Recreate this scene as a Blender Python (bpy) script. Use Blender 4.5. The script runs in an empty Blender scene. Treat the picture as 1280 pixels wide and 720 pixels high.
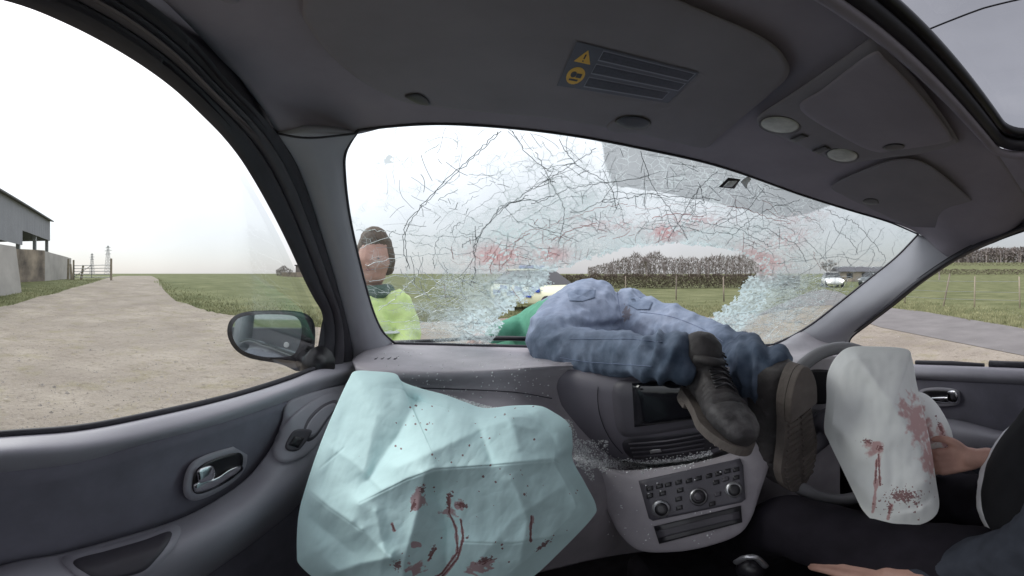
import bpy, bmesh, math, random
from math import sin, cos, tan, radians, degrees, pi, sqrt, exp, atan2, hypot
from mathutils import Vector, Matrix, noise

random.seed(7)
scene = bpy.context.scene
C = scene.collection

# ------------------------------------------------------------------ camera
K = 8.5            # photograph pixels (1280 wide) per degree of the 360 camera's view
FX, HY = 640.0, 342.0
CZ = 1.30          # camera height above the yard
cam_data = bpy.data.cameras.new('camera')
cam = bpy.data.objects.new('camera', cam_data)
C.objects.link(cam)
cam.location = (0, 0, CZ)
cam.rotation_euler = (pi/2, 0, 0)
cam_data.type = 'PANO'
cam_data.clip_start = 0.01
cam_data.clip_end = 5000
holder = cam_data.cycles if hasattr(cam_data, 'cycles') else cam_data
holder.panorama_type = 'EQUIRECTANGULAR'
holder.longitude_min = radians(-640/K)
holder.longitude_max = radians(640/K)
holder.latitude_max = radians(HY/K)
holder.latitude_min = radians(-(720-HY)/K)
scene.camera = cam
scene.render.engine = 'CYCLES'

# ------------------------------------------------------------------ light
EXPO = 0.92
SUN_EL, SUN_AZ = radians(38), radians(-75)      # veiled sun out to the left
scene.view_settings.view_transform = 'Standard'
scene.view_settings.look = 'None'
scene.view_settings.exposure = EXPO
scene.view_settings.gamma = 1
world = bpy.data.worlds.new('World')
scene.world = world
world.use_nodes = True
wn, wl = world.node_tree.nodes, world.node_tree.links
bg = wn['Background']
bg.inputs['Strength'].default_value = 0.115
sky = wn.new('ShaderNodeTexSky')
sky.sky_type = 'NISHITA'
sky.sun_disc = False
sky.sun_elevation = SUN_EL
sky.sun_rotation = SUN_AZ
tc = wn.new('ShaderNodeTexCoord')
dotn = wn.new('ShaderNodeVectorMath'); dotn.operation = 'DOT_PRODUCT'
dotn.inputs[1].default_value = (-0.93, 0.25, 0.28)
wl.new(tc.outputs['Generated'], dotn.inputs[0])
ramp = wn.new('ShaderNodeMapRange')
ramp.inputs['From Min'].default_value = -1; ramp.inputs['From Max'].default_value = 0.7
wl.new(dotn.outputs['Value'], ramp.inputs['Value'])
cr = wn.new('ShaderNodeMix'); cr.data_type = 'RGBA'
cr.inputs['A'].default_value = (3.8, 3.8, 3.98, 1)
cr.inputs['B'].default_value = (7.0, 7.0, 7.4, 1)
wl.new(ramp.outputs['Result'], cr.inputs['Factor'])
nz = wn.new('ShaderNodeTexNoise'); nz.inputs['Scale'].default_value = 2.2; nz.inputs['Detail'].default_value = 5
wl.new(tc.outputs['Generated'], nz.inputs['Vector'])
nr = wn.new('ShaderNodeMapRange'); nr.inputs['From Min'].default_value = .3; nr.inputs['From Max'].default_value = .7
nr.inputs['To Min'].default_value = .86; nr.inputs['To Max'].default_value = 1.1
wl.new(nz.outputs['Fac'], nr.inputs['Value'])
sepz = wn.new('ShaderNodeSeparateXYZ'); wl.new(tc.outputs['Generated'], sepz.inputs[0])
zr_ = wn.new('ShaderNodeMapRange'); zr_.inputs['From Min'].default_value = 0; zr_.inputs['From Max'].default_value = .42; zr_.inputs['To Min'].default_value = .49; zr_.inputs['To Max'].default_value = 1.12
wl.new(sepz.outputs['Z'], zr_.inputs['Value'])
mm_ = wn.new('ShaderNodeMath'); mm_.operation = 'MULTIPLY'; wl.new(nr.outputs['Result'], mm_.inputs[0]); wl.new(zr_.outputs['Result'], mm_.inputs[1])
vm = wn.new('ShaderNodeVectorMath'); vm.operation = 'SCALE'
wl.new(cr.outputs['Result'], vm.inputs[0]); wl.new(mm_.outputs[0], vm.inputs['Scale'])
mx = wn.new('ShaderNodeMix'); mx.data_type = 'RGBA'; mx.inputs['Factor'].default_value = .9
wl.new(sky.outputs['Color'], mx.inputs['A']); wl.new(vm.outputs['Vector'], mx.inputs['B'])
wl.new(mx.outputs['Result'], bg.inputs['Color'])
sd = bpy.data.lights.new('sun', 'SUN'); sd.energy = 0.9; sd.angle = radians(25); sd.color = (1, .97, .93)
so = bpy.data.objects.new('sun', sd); C.objects.link(so)
sv = Vector((sin(SUN_AZ)*cos(SUN_EL), cos(SUN_AZ)*cos(SUN_EL), sin(SUN_EL)))
so.rotation_euler = sv.to_track_quat('Z', 'Y').to_euler()

# ------------------------------------------------------------------ helpers: view angles -> points at real distances
def ang(px, py): return radians((px-FX)/K), radians((HY-py)/K)
def at(px, py, r):
    t, e = ang(px, py); return Vector((r*sin(t), r*cos(t), CZ+r*tan(e)))
def atX(px, py, X):
    t, e = ang(px, py); return at(px, py, X/sin(t))
def atY(px, py, Y):
    t, e = ang(px, py); return at(px, py, Y/cos(t))
CAM = Vector((0, 0, CZ))
def pull(P, d): return P + (CAM-P).normalized()*d
def solve(px, py, f, lo=.05, hi=4.0, n=80):
    a = lo; fa = f(at(px, py, a))
    for i in range(1, n+1):
        b = lo+(hi-lo)*i/n; fb = f(at(px, py, b))
        if fa*fb <= 0:
            for _ in range(24):
                m = (a+b)/2; fm = f(at(px, py, m))
                if fa*fm <= 0: b = m
                else: a, fa = m, fm
            return at(px, py, (a+b)/2)
        a, fa = b, fb
    return at(px, py, hi*.3)
def lerp(a, b, t): return a+(b-a)*t
def clamp(x, a=0., b=1.): return max(a, min(b, x))
def sstep(a, b, x):
    t = clamp((x-a)/(b-a)); return t*t*(3-2*t)
def interp(tab, x):
    if x <= tab[0][0]: return tab[0][1]
    for (x0, y0), (x1, y1) in zip(tab, tab[1:]):
        if x <= x1: return y0+(y1-y0)*(x-x0)/(x1-x0)
    return tab[-1][1]
def cr1(p0, p1, p2, p3, t):
    return .5*((2*p1)+(p2-p0)*t+(2*p0-5*p1+4*p2-p3)*t*t+(3*p1-p0-3*p2+p3)*t*t*t)
def spline(pts, n, closed=False):
    pts = [Vector(p) for p in pts]
    m = len(pts)
    seg = m if closed else m-1
    def ev(u):
        i = min(int(u), seg-1); t = u-i
        if closed: g = lambda k: pts[k % m]
        else: g = lambda k: pts[clamp_i(k, m)]
        return cr1(g(i-1), g(i), g(i+1), g(i+2), t)
    fine = [ev(seg*k/(seg*12)) for k in range(seg*12+1)]
    d = [0]
    for a, b in zip(fine, fine[1:]): d.append(d[-1]+(b-a).length)
    out = []; j = 0; cnt = n if not closed else n
    for k in range(cnt):
        s = d[-1]*k/((n-1) if not closed else n)
        while j < len(d)-2 and d[j+1] < s: j += 1
        w = (s-d[j])/max(1e-9, d[j+1]-d[j])
        out.append(fine[j].lerp(fine[j+1], clamp(w)))
    return out
def clamp_i(k, m): return max(0, min(m-1, k))

# ------------------------------------------------------------------ helpers: objects
def thing(name, label, cat, loc=(0, 0, 0), group=None, kind=None):
    o = bpy.data.objects.new(name, None); C.objects.link(o)
    o.location = loc; o.empty_display_size = .1
    tag(o, label, cat, group, kind); return o
def tag(o, label=None, cat=None, group=None, kind=None):
    if label: o['label'] = label
    if cat: o['category'] = cat
    if group: o['group'] = group
    if kind: o['kind'] = kind
    return o
def parent_to(o, p):
    o.parent = p
    if p.parent is None: o.matrix_parent_inverse = p.matrix_basis.inverted()   # parts keep world coordinates
def mesh_obj(name, verts, faces, mats, parent=None, smooth=True, fmats=None):
    me = bpy.data.meshes.new(name); me.from_pydata([tuple(v) for v in verts], [], faces)
    if not isinstance(mats, (list, tuple)): mats = [mats]
    for m in mats: me.materials.append(m)
    if smooth: me.polygons.foreach_set('use_smooth', [True]*len(me.polygons))
    if fmats: me.polygons.foreach_set('material_index', fmats)
    me.update()
    o = bpy.data.objects.new(name, me); C.objects.link(o)
    if parent: parent_to(o, parent)
    return o
def attr(o, name, vals):
    a = o.data.attributes.new(name, 'FLOAT', 'POINT'); a.data.foreach_set('value', vals)
def solid(o, t, off=-1):
    m = o.modifiers.new('thick', 'SOLIDIFY'); m.thickness = t; m.offset = off; return o
def surf(name, rows, mat, parent=None, nu=60, nv=30, thick=.004, f=None):
    R = [spline(r, nu) for r in rows]
    verts = []
    cols = [spline([R[k][i] for k in range(len(R))], nv) for i in range(nu)]
    for j in range(nv):
        for i in range(nu):
            v = cols[i][j]
            if f: v = f(v, i/(nu-1), j/(nv-1))
            verts.append(v)
    faces = [(j*nu+i, j*nu+i+1, (j+1)*nu+i+1, (j+1)*nu+i) for j in range(nv-1) for i in range(nu-1)]
    o = mesh_obj(name, verts, faces, mat, parent)
    if thick: 
        # thicken away from the camera
        n = Vector((0, 0, 0)); fc = faces[len(faces)//2]
        a, b, c = verts[fc[0]], verts[fc[1]], verts[fc[3]]
        n = (b-a).cross(c-a); s = -1 if n.dot(CAM-a) > 0 else 1
        solid(o, thick, s)
    return o
def pillow(name, outl, fn, h, mat, parent=None, n=4., back=.01, base=.0, rings=14, seg=96, bump=None, straight=False, cen=None, backdome=False):
    """closed shape with a traced outline, lying on surface fn, domed by h towards the viewer side"""
    if straight:
        L = []; m = len(outl)
        per = max(1, seg//m)
        for i in range(m):
            a, b = Vector((*outl[i], 0)), Vector((*outl[(i+1) % m], 0))
            for k in range(per): L.append(a.lerp(b, k/per))
    else: L = spline([(x, y, 0) for x, y in outl], seg, closed=True)
    seg = len(L)
    c = Vector((cen[0], cen[1], 0)) if cen else sum(L, Vector())/seg
    verts, faces = [], []
    info = []
    def vert(p, pl): verts.append(pull(fn(p.x, p.y), pl)); info.append((p.x, p.y))
    vert(c, base+h+(bump(c.x, c.y, 0) if bump else 0))
    for k in range(1, rings+1):
        rho = (k/rings)**.85 if k < rings else 1
        for p in L:
            q = c.lerp(p, rho)
            pl = base+h*max(0, 1-rho**n)**(.5 if n <= 2 else 1)
            if bump: pl += bump(q.x, q.y, rho)
            vert(q, pl)
    nf = len(verts)
    # back
    for k in range(rings, 0, -1):
        rho = k/rings
        for p in L:
            q = c.lerp(p, rho)
            vert(q, -back*(sqrt(max(0, 1-rho*rho)) if backdome else 1) - (0 if backdome else 0))
        if not backdome: break
    last = len(verts)-seg
    vert(c, -back)
    for i in range(seg):
        faces.append((0, 1+i, 1+(i+1) % seg))
    tot = (last-1)//seg+1
    for k in range(tot-1):
        a = 1+k*seg; b = a+seg
        for i in range(seg):
            faces.append((a+i, b+i, b+(i+1) % seg, a+(i+1) % seg))
    e = len(verts)-1
    for i in range(seg): faces.append((e, last+(i+1) % seg, last+i))
    o = mesh_obj(name, verts, faces, mat, parent)
    return o, info
def tube_geo(pts, rad, seg=8, cap=True, sx=1., sy=1., up=None):
    """closed tube along pts; rad number or list"""
    pts = [Vector(p) for p in pts]; n = len(pts)
    if not isinstance(rad, (list, tuple)): rad = [rad]*n
    V, F = [], []
    T0 = (pts[1]-pts[0]).normalized()
    ref = Vector(up) if up else (Vector((0, 0, 1)) if abs(T0.z) < .9 else Vector((1, 0, 0)))
    nrm = (ref-T0*ref.dot(T0)).normalized()
    for i in range(n):
        T = (pts[min(n-1, i+1)]-pts[max(0, i-1)]).normalized()
        nrm = (nrm-T*nrm.dot(T)).normalized(); bi = T.cross(nrm)
        for k in range(seg):
            a = 2*pi*k/seg
            V.append(pts[i]+nrm*cos(a)*rad[i]*sy+bi*sin(a)*rad[i]*sx)
    for i in range(n-1):
        for k in range(seg):
            F.append((i*seg+k, i*seg+(k+1) % seg, (i+1)*seg+(k+1) % seg, (i+1)*seg+k))
    if cap:
        F.append(tuple(range(seg-1, -1, -1))); F.append(tuple((n-1)*seg+k for k in range(seg)))
    return V, F
class MB:
    def __init__(s): s.v, s.f, s.m = [], [], []
    def add(s, V, F, mi=0):
        o = len(s.v); s.v += [Vector(v) for v in V]; s.f += [tuple(i+o for i in f) for f in F]; s.m += [mi]*len(F); return s
    def tube(s, pts, rad, seg=8, mi=0, **k): V, F = tube_geo(pts, rad, seg, **k); return s.add(V, F, mi)
    def box(s, c, size, rz=0., mi=0, M=None):
        x, y, z = size[0]/2, size[1]/2, size[2]/2
        V = [Vector((a*x, b*y, d*z)) for a in (-1, 1) for b in (-1, 1) for d in (-1, 1)]
        R = M if M else Matrix.Rotation(rz, 3, 'Z')
        V = [R @ v+Vector(c) for v in V]
        return s.add(V, [(0, 1, 3, 2), (4, 6, 7, 5), (0, 4, 5, 1), (2, 3, 7, 6), (0, 2, 6, 4), (1, 5, 7, 3)], mi)
    def ell(s, c, r, mi=0, M=None, nu=16, nv=10):
        V = [Vector((0, 0, r[2]))]
        for j in range(1, nv):
            for i in range(nu):
                a, b = pi*j/nv, 2*pi*i/nu
                V.append(Vector((r[0]*sin(a)*cos(b), r[1]*sin(a)*sin(b), r[2]*cos(a))))
        V.append(Vector((0, 0, -r[2]))); F = []
        for i in range(nu): F.append((0, 1+i, 1+(i+1) % nu)); F.append((len(V)-1, len(V)-1-nu+(i+1) % nu, len(V)-1-nu+i))
        for j in range(nv-2):
            for i in range(nu): F.append((1+j*nu+i, 1+(j+1)*nu+i, 1+(j+1)*nu+(i+1) % nu, 1+j*nu+(i+1) % nu))
        if M: V = [M @ v for v in V]
        return s.add([v+Vector(c) for v in V], F, mi)
    def prism(s, outline, y0, y1, fn, mi=0):
        """outline list of 2D, fn(a,b,y)->Vector"""
        n = len(outline)
        V = [fn(a, b, y0) for a, b in outline]+[fn(a, b, y1) for a, b in outline]
        F = [tuple(range(n-1, -1, -1)), tuple(range(n, 2*n))]+[(i, (i+1) % n, n+(i+1) % n, n+i) for i in range(n)]
        return s.add(V, F, mi)
    def build(s, name, mats, parent=None, smooth=False, bevel=0):
        o = mesh_obj(name, s.v, s.f, mats, parent, smooth, s.m)
        if bevel:
            b = o.modifiers.new('bevel', 'BEVEL'); b.width = bevel; b.segments = 2; b.limit_method = 'ANGLE'
        return o
def blob(name, chains, vox, mat, parent=None, sm=6, disp=None, extra=None):
    """one continuous surface grown round chains of (point, radius)"""
    mb = MB()
    for ch in chains:
        sx = sy = 1.; up = None; pts = ch
        if isinstance(ch, dict): pts, sx, sy, up = ch['p'], ch.get('sx', 1), ch.get('sy', 1), ch.get('up')
        P = [Vector(p) for p, r in pts]; Rr = [r for p, r in pts]
        n = max(8, len(P)*6)
        q = spline([(p.x, p.y, p.z) for p in P], n)
        # radii by nearest control arc fraction
        d = [0]
        for a, b in zip(P, P[1:]): d.append(d[-1]+(b-a).length)
        rr = [interp(list(zip([x/d[-1] for x in d], Rr)), k/(n-1)) for k in range(n)]
        # rounded ends
        t0 = (q[0]-q[1]).normalized(); t1 = (q[-1]-q[-2]).normalized()
        pre = [(q[0]+t0*rr[0]*sin(a), rr[0]*cos(a)) for a in (1.45, 1.1, .75, .35)]
        post = [(q[-1]+t1*rr[-1]*sin(a), rr[-1]*cos(a)) for a in (.35, .75, 1.1, 1.45)]
        allp = pre+list(zip(q, rr))+post
        V, F = tube_geo([p for p, r in allp], [r for p, r in allp], 18, sx=sx, sy=sy, up=up)
        mb.add(V, F)
    if extra: extra(mb)
    tmp = mesh_obj('tmp', mb.v, mb.f, mat)
    m = tmp.modifiers.new('r', 'REMESH'); m.mode = 'VOXEL'; m.voxel_size = vox; m.use_remove_disconnected = False; m.use_smooth_shade = True
    s = tmp.modifiers.new('s', 'SMOOTH'); s.iterations = sm; s.factor = .6
    dg = bpy.context.evaluated_depsgraph_get(); dg.update()
    me = bpy.data.meshes.new_from_object(tmp.evaluated_get(dg), depsgraph=dg)
    bpy.data.objects.remove(tmp)
    if disp:
        ns = [v.normal.copy() for v in me.vertices]
        for v, nn in zip(me.vertices, ns): v.co += nn*disp(v.co)
    me.name = name
    me.polygons.foreach_set('use_smooth', [True]*len(me.polygons))
    me.materials.clear(); me.materials.append(mat)
    o = bpy.data.objects.new(name, me); C.objects.link(o)
    if parent: parent_to(o, parent)
    return o

# ------------------------------------------------------------------ materials
def M(name, col, rough=.6, var=.12, vs=6., bump=0., bs=300., metal=0., spec=.5, col2=None, det=4, sheen=0., bump2=0., bs2=20., trans=0.):
    m = bpy.data.materials.new(name); m.use_nodes = True
    n, l = m.node_tree.nodes, m.node_tree.links
    b = n['Principled BSDF']; b.inputs['Roughness'].default_value = rough; b.inputs['Metallic'].default_value = metal
    b.inputs['Specular IOR Level'].default_value = spec
    if sheen: b.inputs['Sheen Weight'].default_value = sheen
    t = n.new('ShaderNodeTexCoord')
    a = n.new('ShaderNodeTexNoise'); a.inputs['Scale'].default_value = vs; a.inputs['Detail'].default_value = det; a.inputs['Roughness'].default_value = .6
    l.new(t.outputs['Object'], a.inputs['Vector'])
    mr = n.new('ShaderNodeMapRange'); mr.inputs['From Min'].default_value = .3; mr.inputs['From Max'].default_value = .7
    l.new(a.outputs['Fac'], mr.inputs['Value'])
    mxx = n.new('ShaderNodeMix'); mxx.data_type = 'RGBA'
    c1 = tuple(c*(1-var) for c in col); c2 = tuple(min(1, c*(1+var)) for c in (col2 or col))
    mxx.inputs['A'].default_value = (*c1, 1); mxx.inputs['B'].default_value = (*c2, 1)
    l.new(mr.outputs['Result'], mxx.inputs['Factor']); l.new(mxx.outputs['Result'], b.inputs['Base Color'])
    m['mixnode'] = mxx.name
    last = None
    for st, sc in ((bump, bs), (bump2, bs2)):
        if st:
            q = n.new('ShaderNodeTexNoise'); q.inputs['Scale'].default_value = sc; q.inputs['Detail'].default_value = 3
            l.new(t.outputs['Object'], q.inputs['Vector'])
            bp = n.new('ShaderNodeBump'); bp.inputs['Strength'].default_value = st; bp.inputs['Distance'].default_value = .3/sc if sc > 3 else .05
            l.new(q.outputs['Fac'], bp.inputs['Height'])
            if last: l.new(last.outputs['Normal'], bp.inputs['Normal'])
            last = bp
    if last: l.new(last.outputs['Normal'], b.inputs['Normal'])
    return m
def stain(m, attrname, col, nscale=120., lo=.35, hi=.65, strength=1.):
    """blend a stain colour by a vertex attribute broken up with noise"""
    n, l = m.node_tree.nodes, m.node_tree.links
    b = n['Principled BSDF']; cur = b.inputs['Base Color'].links[0].from_socket
    a = n.new('ShaderNodeAttribute'); a.attribute_name = attrname
    t = n.new('ShaderNodeTexCoord'); z = n.new('ShaderNodeTexNoise'); z.inputs['Scale'].default_value = nscale; z.inputs['Detail'].default_value = 4
    l.new(t.outputs['Object'], z.inputs['Vector'])
    ad = n.new('ShaderNodeMath'); ad.operation = 'MULTIPLY_ADD'; ad.inputs[1].default_value = 1.9; ad.inputs[2].default_value = -1.0
    l.new(z.outputs['Fac'], ad.inputs[0])
    sm = n.new('ShaderNodeMath'); sm.operation = 'ADD'; l.new(a.outputs['Fac'], sm.inputs[0]); l.new(ad.outputs[0], sm.inputs[1])
    mr = n.new('ShaderNodeMapRange'); mr.inputs['From Min'].default_value = lo; mr.inputs['From Max'].default_value = hi; mr.inputs['To Max'].default_value = strength
    l.new(sm.outputs[0], mr.inputs['Value'])
    x = n.new('ShaderNodeMix'); x.data_type = 'RGBA'; x.inputs['B'].default_value = (*col, 1)
    l.new(mr.outputs['Result'], x.inputs['Factor']); l.new(cur, x.inputs['A']); l.new(x.outputs['Result'], b.inputs['Base Color'])
    return m

m_head = M('headliner_fabric', (.30, .275, .315), .95, .08, 9, .35, 700, spec=.2)
m_visor = M('visor_vinyl', (.235, .22, .245), .85, .08, 7, .3, 600, spec=.3)
m_pillar = M('pillar_plastic', (.35, .35, .385), .6, .06, 6, .25, 500)
m_dash = M('dash_plastic', (.37, .345, .372), .55, .13, 14, .3, 450, bump2=.05, bs2=25)
m_dashd = M('dark_dash_plastic', (.085, .08, .095), .5, .15, 6, .3, 450)
m_doorp = M('door_plastic', (.34, .33, .37), .5, .08, 6, .25, 450)
m_doorf = M('door_fabric', (.2, .195, .235), .9, .12, 12, .4, 900, spec=.2)
m_rub = M('black_rubber', (.03, .028, .036), .55, .2, 9, .1, 200)
m_frame = M('frame_grey', (.06, .055, .066), .5, .15, 8, .1, 200)
m_black = M('black_plastic', (.015, .014, .017), .35, .2, 10)
m_gloss = M('screen_black', (.01, .01, .013), .12, .1, 4)
m_carpet = M('carpet', (.015, .014, .017), .98, .3, 30, .5, 400, spec=.1)
m_chrome = M('chrome', (.75, .75, .77), .18, .05, 8, metal=1)
m_silver = M('satin_silver', (.5, .5, .52), .35, .05, 8, metal=.8)
m_lens = M('lamp_lens', (.42, .43, .4), .2, .15, 60, .3, 90)
m_skin = M('skin', (.43, .25, .2), .55, .12, 30, .15, 300, spec=.4)
m_hair = M('hair', (.1, .07, .05), .7, .3, 60, .6, 200)
m_dtrous = M('black_trousers', (.014, .012, .017), .9, .25, 20, .3, 500, spec=.2)
m_sleeve = M('grey_sleeve', (.045, .05, .065), .95, .2, 20, .4, 500, spec=.2)
m_vest = M('black_vest', (.012, .012, .014), .85, .2, 20, .3, 400, spec=.2)
m_white = M('white_cloth', (.55, .55, .58), .9, .06, 20, .3, 400)
m_jumper = M('green_jumper', (.1, .29, .2), .95, .15, 25, .5, 300, spec=.2)
m_hivis = M('hi_vis_yellow', (.6, .74, .3), .8, .1, 10, .3, 60)
m_refl = M('reflective_band', (.62, .65, .66), .5, .08, 20)
m_label = M('label_film', (.075, .078, .1), .35, .1, 40)
m_labelt = M('label_dark_field', (.03, .03, .045), .4, .35, 160, det=2)
m_labell = M('label_outline', (.22, .22, .26), .5, .05)
m_yel = M('label_yellow', (.72, .42, .05), .5, .1, 60)
m_glue = M('white_glue', (.75, .78, .8), .4, .2, 90, .5, 90)

# =================================================================== TERRAIN
def H(x, y):
    r = hypot(x, y); az = degrees(atan2(x, y))
    w = 1-sstep(-46, -18, az)
    if az > 120: w = 1
    h = .75*sstep(8, 32, r)*w
    wr = sstep(44, 62, az)*(1-sstep(110, 140, az))
    h += wr*10*sstep(80, 330, r)
    h += .25*sstep(40, 90, r)
    h += noise.noise(Vector((x*.25, y*.25, 0)))*.03*sstep(1, 6, r)
    return h
def ground_at(px, py, rmax=900):
    t, e = ang(px, py); s = tan(e); lo = .3; step = 1.02; r = lo
    while r < rmax:
        if CZ+r*s <= H(r*sin(t), r*cos(t)): break
        r *= step
    a, b = r/step, r
    for _ in range(20):
        m = (a+b)/2
        if CZ+m*s <= H(m*sin(t), m*cos(t)): b = m
        else: a = m
    return (a+b)/2
def ground_sheet(name, az0, az1, daz, rfun, nr, mat, off, label=None):
    V, F = [], []; na = int((az1-az0)/daz)+1
    for i in range(na):
        az = radians(az0+i*daz); r0, r1 = rfun(degrees(az))
        for j in range(nr):
            r = r0*(r1/r0)**(j/(nr-1)); x, y = r*sin(az), r*cos(az)
            V.append((x, y, H(x, y)+off*(1+r/60 if off else 0)))
    for i in range(na-1):
        for j in range(nr-1):
            F.append((i*nr+j, (i+1)*nr+j, (i+1)*nr+j+1, i*nr+j+1))
    o = mesh_obj(name, V, F, mat); o['kind'] = 'structure'
    return o
m_grass = M('field_grass', (.11, .13, .055), .95, .2, .6, .8, 9, col2=(.17, .175, .09), det=9, spec=.1, bump2=.6, bs2=2.5)
m_dirt = M('pale_dirt', (.265, .225, .185), .95, .14, .9, .9, 30, col2=(.34, .30, .25), det=10, spec=.15, bump2=.8, bs2=7)
# straw coloured flecks and darker stones on the yard
n, l = m_dirt.node_tree.nodes, m_dirt.node_tree.links
b = n['Principled BSDF']; cur = b.inputs['Base Color'].links[0].from_socket
t = n.new('ShaderNodeTexCoord')
for sc, lo, hi, colr, st in ((7., .56, .64, (.14, .115, .085), .6), (2.2, .52, .66, (.23, .205, .11), .55), (16, .6, .66, (.45, .42, .38), .5), (28, .55, .62, (.17, .14, .12), .45), (70, .55, .6, (.42, .38, .34), .4), (.35, .45, .62, (.24, .21, .18), .4), (40, .6, .66, (.12, .1, .09), .5)):
    z = n.new('ShaderNodeTexNoise'); z.inputs['Scale'].default_value = sc; z.inputs['Detail'].default_value = 8; z.inputs['Roughness'].default_value = .65
    l.new(t.outputs['Object'], z.inputs['Vector'])
    mr = n.new('ShaderNodeMapRange'); mr.inputs['From Min'].default_value = lo; mr.inputs['From Max'].default_value = hi; mr.inputs['To Max'].default_value = st
    l.new(z.outputs['Fac'], mr.inputs['Value'])
    x = n.new('ShaderNodeMix'); x.data_type = 'RGBA'; x.inputs['B'].default_value = (*colr, 1)
    l.new(mr.outputs['Result'], x.inputs['Factor']); l.new(cur, x.inputs['A']); cur = x.outputs['Result']
l.new(cur, b.inputs['Base Color'])
m_road = M('worn_tarmac', (.2, .188, .185), .9, .15, 1.5, .5, 60, det=8, spec=.2)
ground_sheet('ground', -180, 180, 1.5, lambda a: (.2, 2500), 150, m_grass, 0)
yb = [(-900, 400), (-100, 394), (0, 385), (60, 369), (115, 354), (135, 347.5), (150, 345), (190, 345), (198, 350), (204, 362), (220, 376), (260, 390), (330, 402),
      (420, 412), (520, 404), (640, 398), (900, 397), (950, 392), (985, 377), (1010, 366), (1030, 362), (1050, 366), (1075, 379), (1095, 384), (1150, 390), (1280, 412), (1500, 470)]
def edge_wob(a): return noise.noise(Vector((a*.35, 0, 3)))*2.2+noise.noise(Vector((a*1.6, 0, 9)))*1.2
def dirt_r(az):
    px = FX+az*K; y = interp(yb, px)
    y += edge_wob(az)*(clamp((y-346)/30))
    return (.25, ground_at(px, y) if y > 344 else 200)
ground_sheet('dirt_yard', -150, 100, .35, dirt_r, 130, m_dirt, .012)
ya = [(940, 397), (1000, 384), (1040, 382), (1060, 396), (1100, 410), (1280, 446), (1500, 560)]
def road_r(az):
    px = FX+az*K; y0 = interp(ya, px); y1 = interp(yb, px)-.3
    r0 = ground_at(px, y0); r1 = ground_at(px, min(y1, y0-.5)); return (r0, r1)
ground_sheet('road', 36, 92, .35, road_r, 40, m_road, .02)

# grass tufts: verge and field edge, one uncountable mass
def tufts(name, n, pick, mat, h0, h1):
    V, F = [], []
    for _ in range(n):
        x, y = pick()
        z = H(x, y); a = random.uniform(0, 2*pi); h = random.uniform(h0, h1)
        for k in range(3):
            a += random.uniform(.8, 2.2); w = h*.10; lx, ly = cos(a)*h*.45, sin(a)*h*.45
            i = len(V); px_, py_ = -sin(a)*w, cos(a)*w
            V += [(x-px_, y-py_, z-.02), (x+px_, y+py_, z-.02), (x+lx, y+ly, z+h)]; F.append((i, i+1, i+2))
    o = mesh_obj(name, V, F, mat, smooth=False); return o
m_blade = M('grass_blades', (.2, .22, .11), .9, .3, 2.5, col2=(.33, .32, .19), spec=.1)
def pick_front():
    while 1:
        px = random.uniform(-60, 1330); az = (px-FX)/K
        y = interp(yb, px)
        if y < 350: continue
        r = ground_at(px, y+edge_wob(az))*(1+abs(random.gauss(0, .22)))
        a = radians(az); return r*sin(a), r*cos(a)
g = tufts('grass', 26000, pick_front, m_blade, .03, .11); tag(g, 'rough tufts of winter grass along the field edge', 'grass', kind='stuff')

gv = MB(); rg = random.Random(8); V, F = [], []
for _ in range(15000):
    az = radians(rg.uniform(-92, 92)); r = 1.3*(14/1.3)**(rg.random()**.8); x, y = r*sin(az), r*cos(az)
    if abs(x-.3) < .75 and y < 2.3: continue
    s_ = rg.uniform(.005, .016)*(1+(rg.random() > .94)*1.4); i = len(V); z = H(x, y)+.012; a = rg.uniform(0, 6)
    for k in range(5): V.append((x+s_*cos(a+k*1.257)*rg.uniform(.7, 1.2), y+s_*sin(a+k*1.257)*rg.uniform(.7, 1.2), z-.002))
    V.append((x+rg.gauss(0, .2)*s_, y, z+s_*rg.uniform(.4, .8)))
    F += [(i+k, i+(k+1) % 5, i+5) for k in range(5)]
gv.add(V, F); tag(gv.build('gravel', M('stones', (.3, .27, .24), .9, .35, 40)), 'loose small stones lying over the pale dirt yard', 'gravel', kind='stuff')
V, F = [], []
for _ in range(5000):
    cx_, cy_ = rg.uniform(-9, 9), rg.uniform(.5, 12)
    if noise.noise(Vector((cx_*.6, cy_*.6, 3))) < .12: continue
    if abs(cx_-.3) < .8 and cy_ < 2.4: continue
    for q in range(3):
        x, y = cx_+rg.gauss(0, .08), cy_+rg.gauss(0, .08); a = rg.uniform(0, 6); L = rg.uniform(.02, .07); z = H(x, y)+.014; i = len(V)
        V += [(x-.003*sin(a), y+.003*cos(a), z), (x+.003*sin(a), y-.003*cos(a), z), (x+L*cos(a), y+L*sin(a), z+rg.uniform(.004, .015))]; F.append((i, i+1, i+2))
tag(mesh_obj('straw_litter', V, F, M('straw', (.33, .27, .13), .9, .3, 20), smooth=False), 'dry straw and dead grass bits strewn over the yard', 'straw', kind='stuff')

# =================================================================== BACKGROUND THINGS
m_twig = M('bare_twigs', (.28, .245, .235), .95, .25, 3)
m_hedge = M('hedge_twigs', (.17, .135, .115), .95, .3, 3)
m_clad = M('grey_cladding', (.27, .275, .3), .7, .1, .4, .2, 5)
m_conc = M('concrete', (.4, .38, .36), .9, .15, .8, .3, 20)
m_concd = M('weathered_concrete', (.17, .145, .13), .9, .35, .7, .3, 20, col2=(.3, .25, .2))
m_wood = M('weathered_wood', (.3, .26, .2), .9, .25, 3, .3, 30)
m_steel = M('galvanised', (.3, .31, .32), .5, .1, 5, metal=.6)
m_hut = M('hut_wall', (.18, .16, .15), .9, .2, 2)

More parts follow.
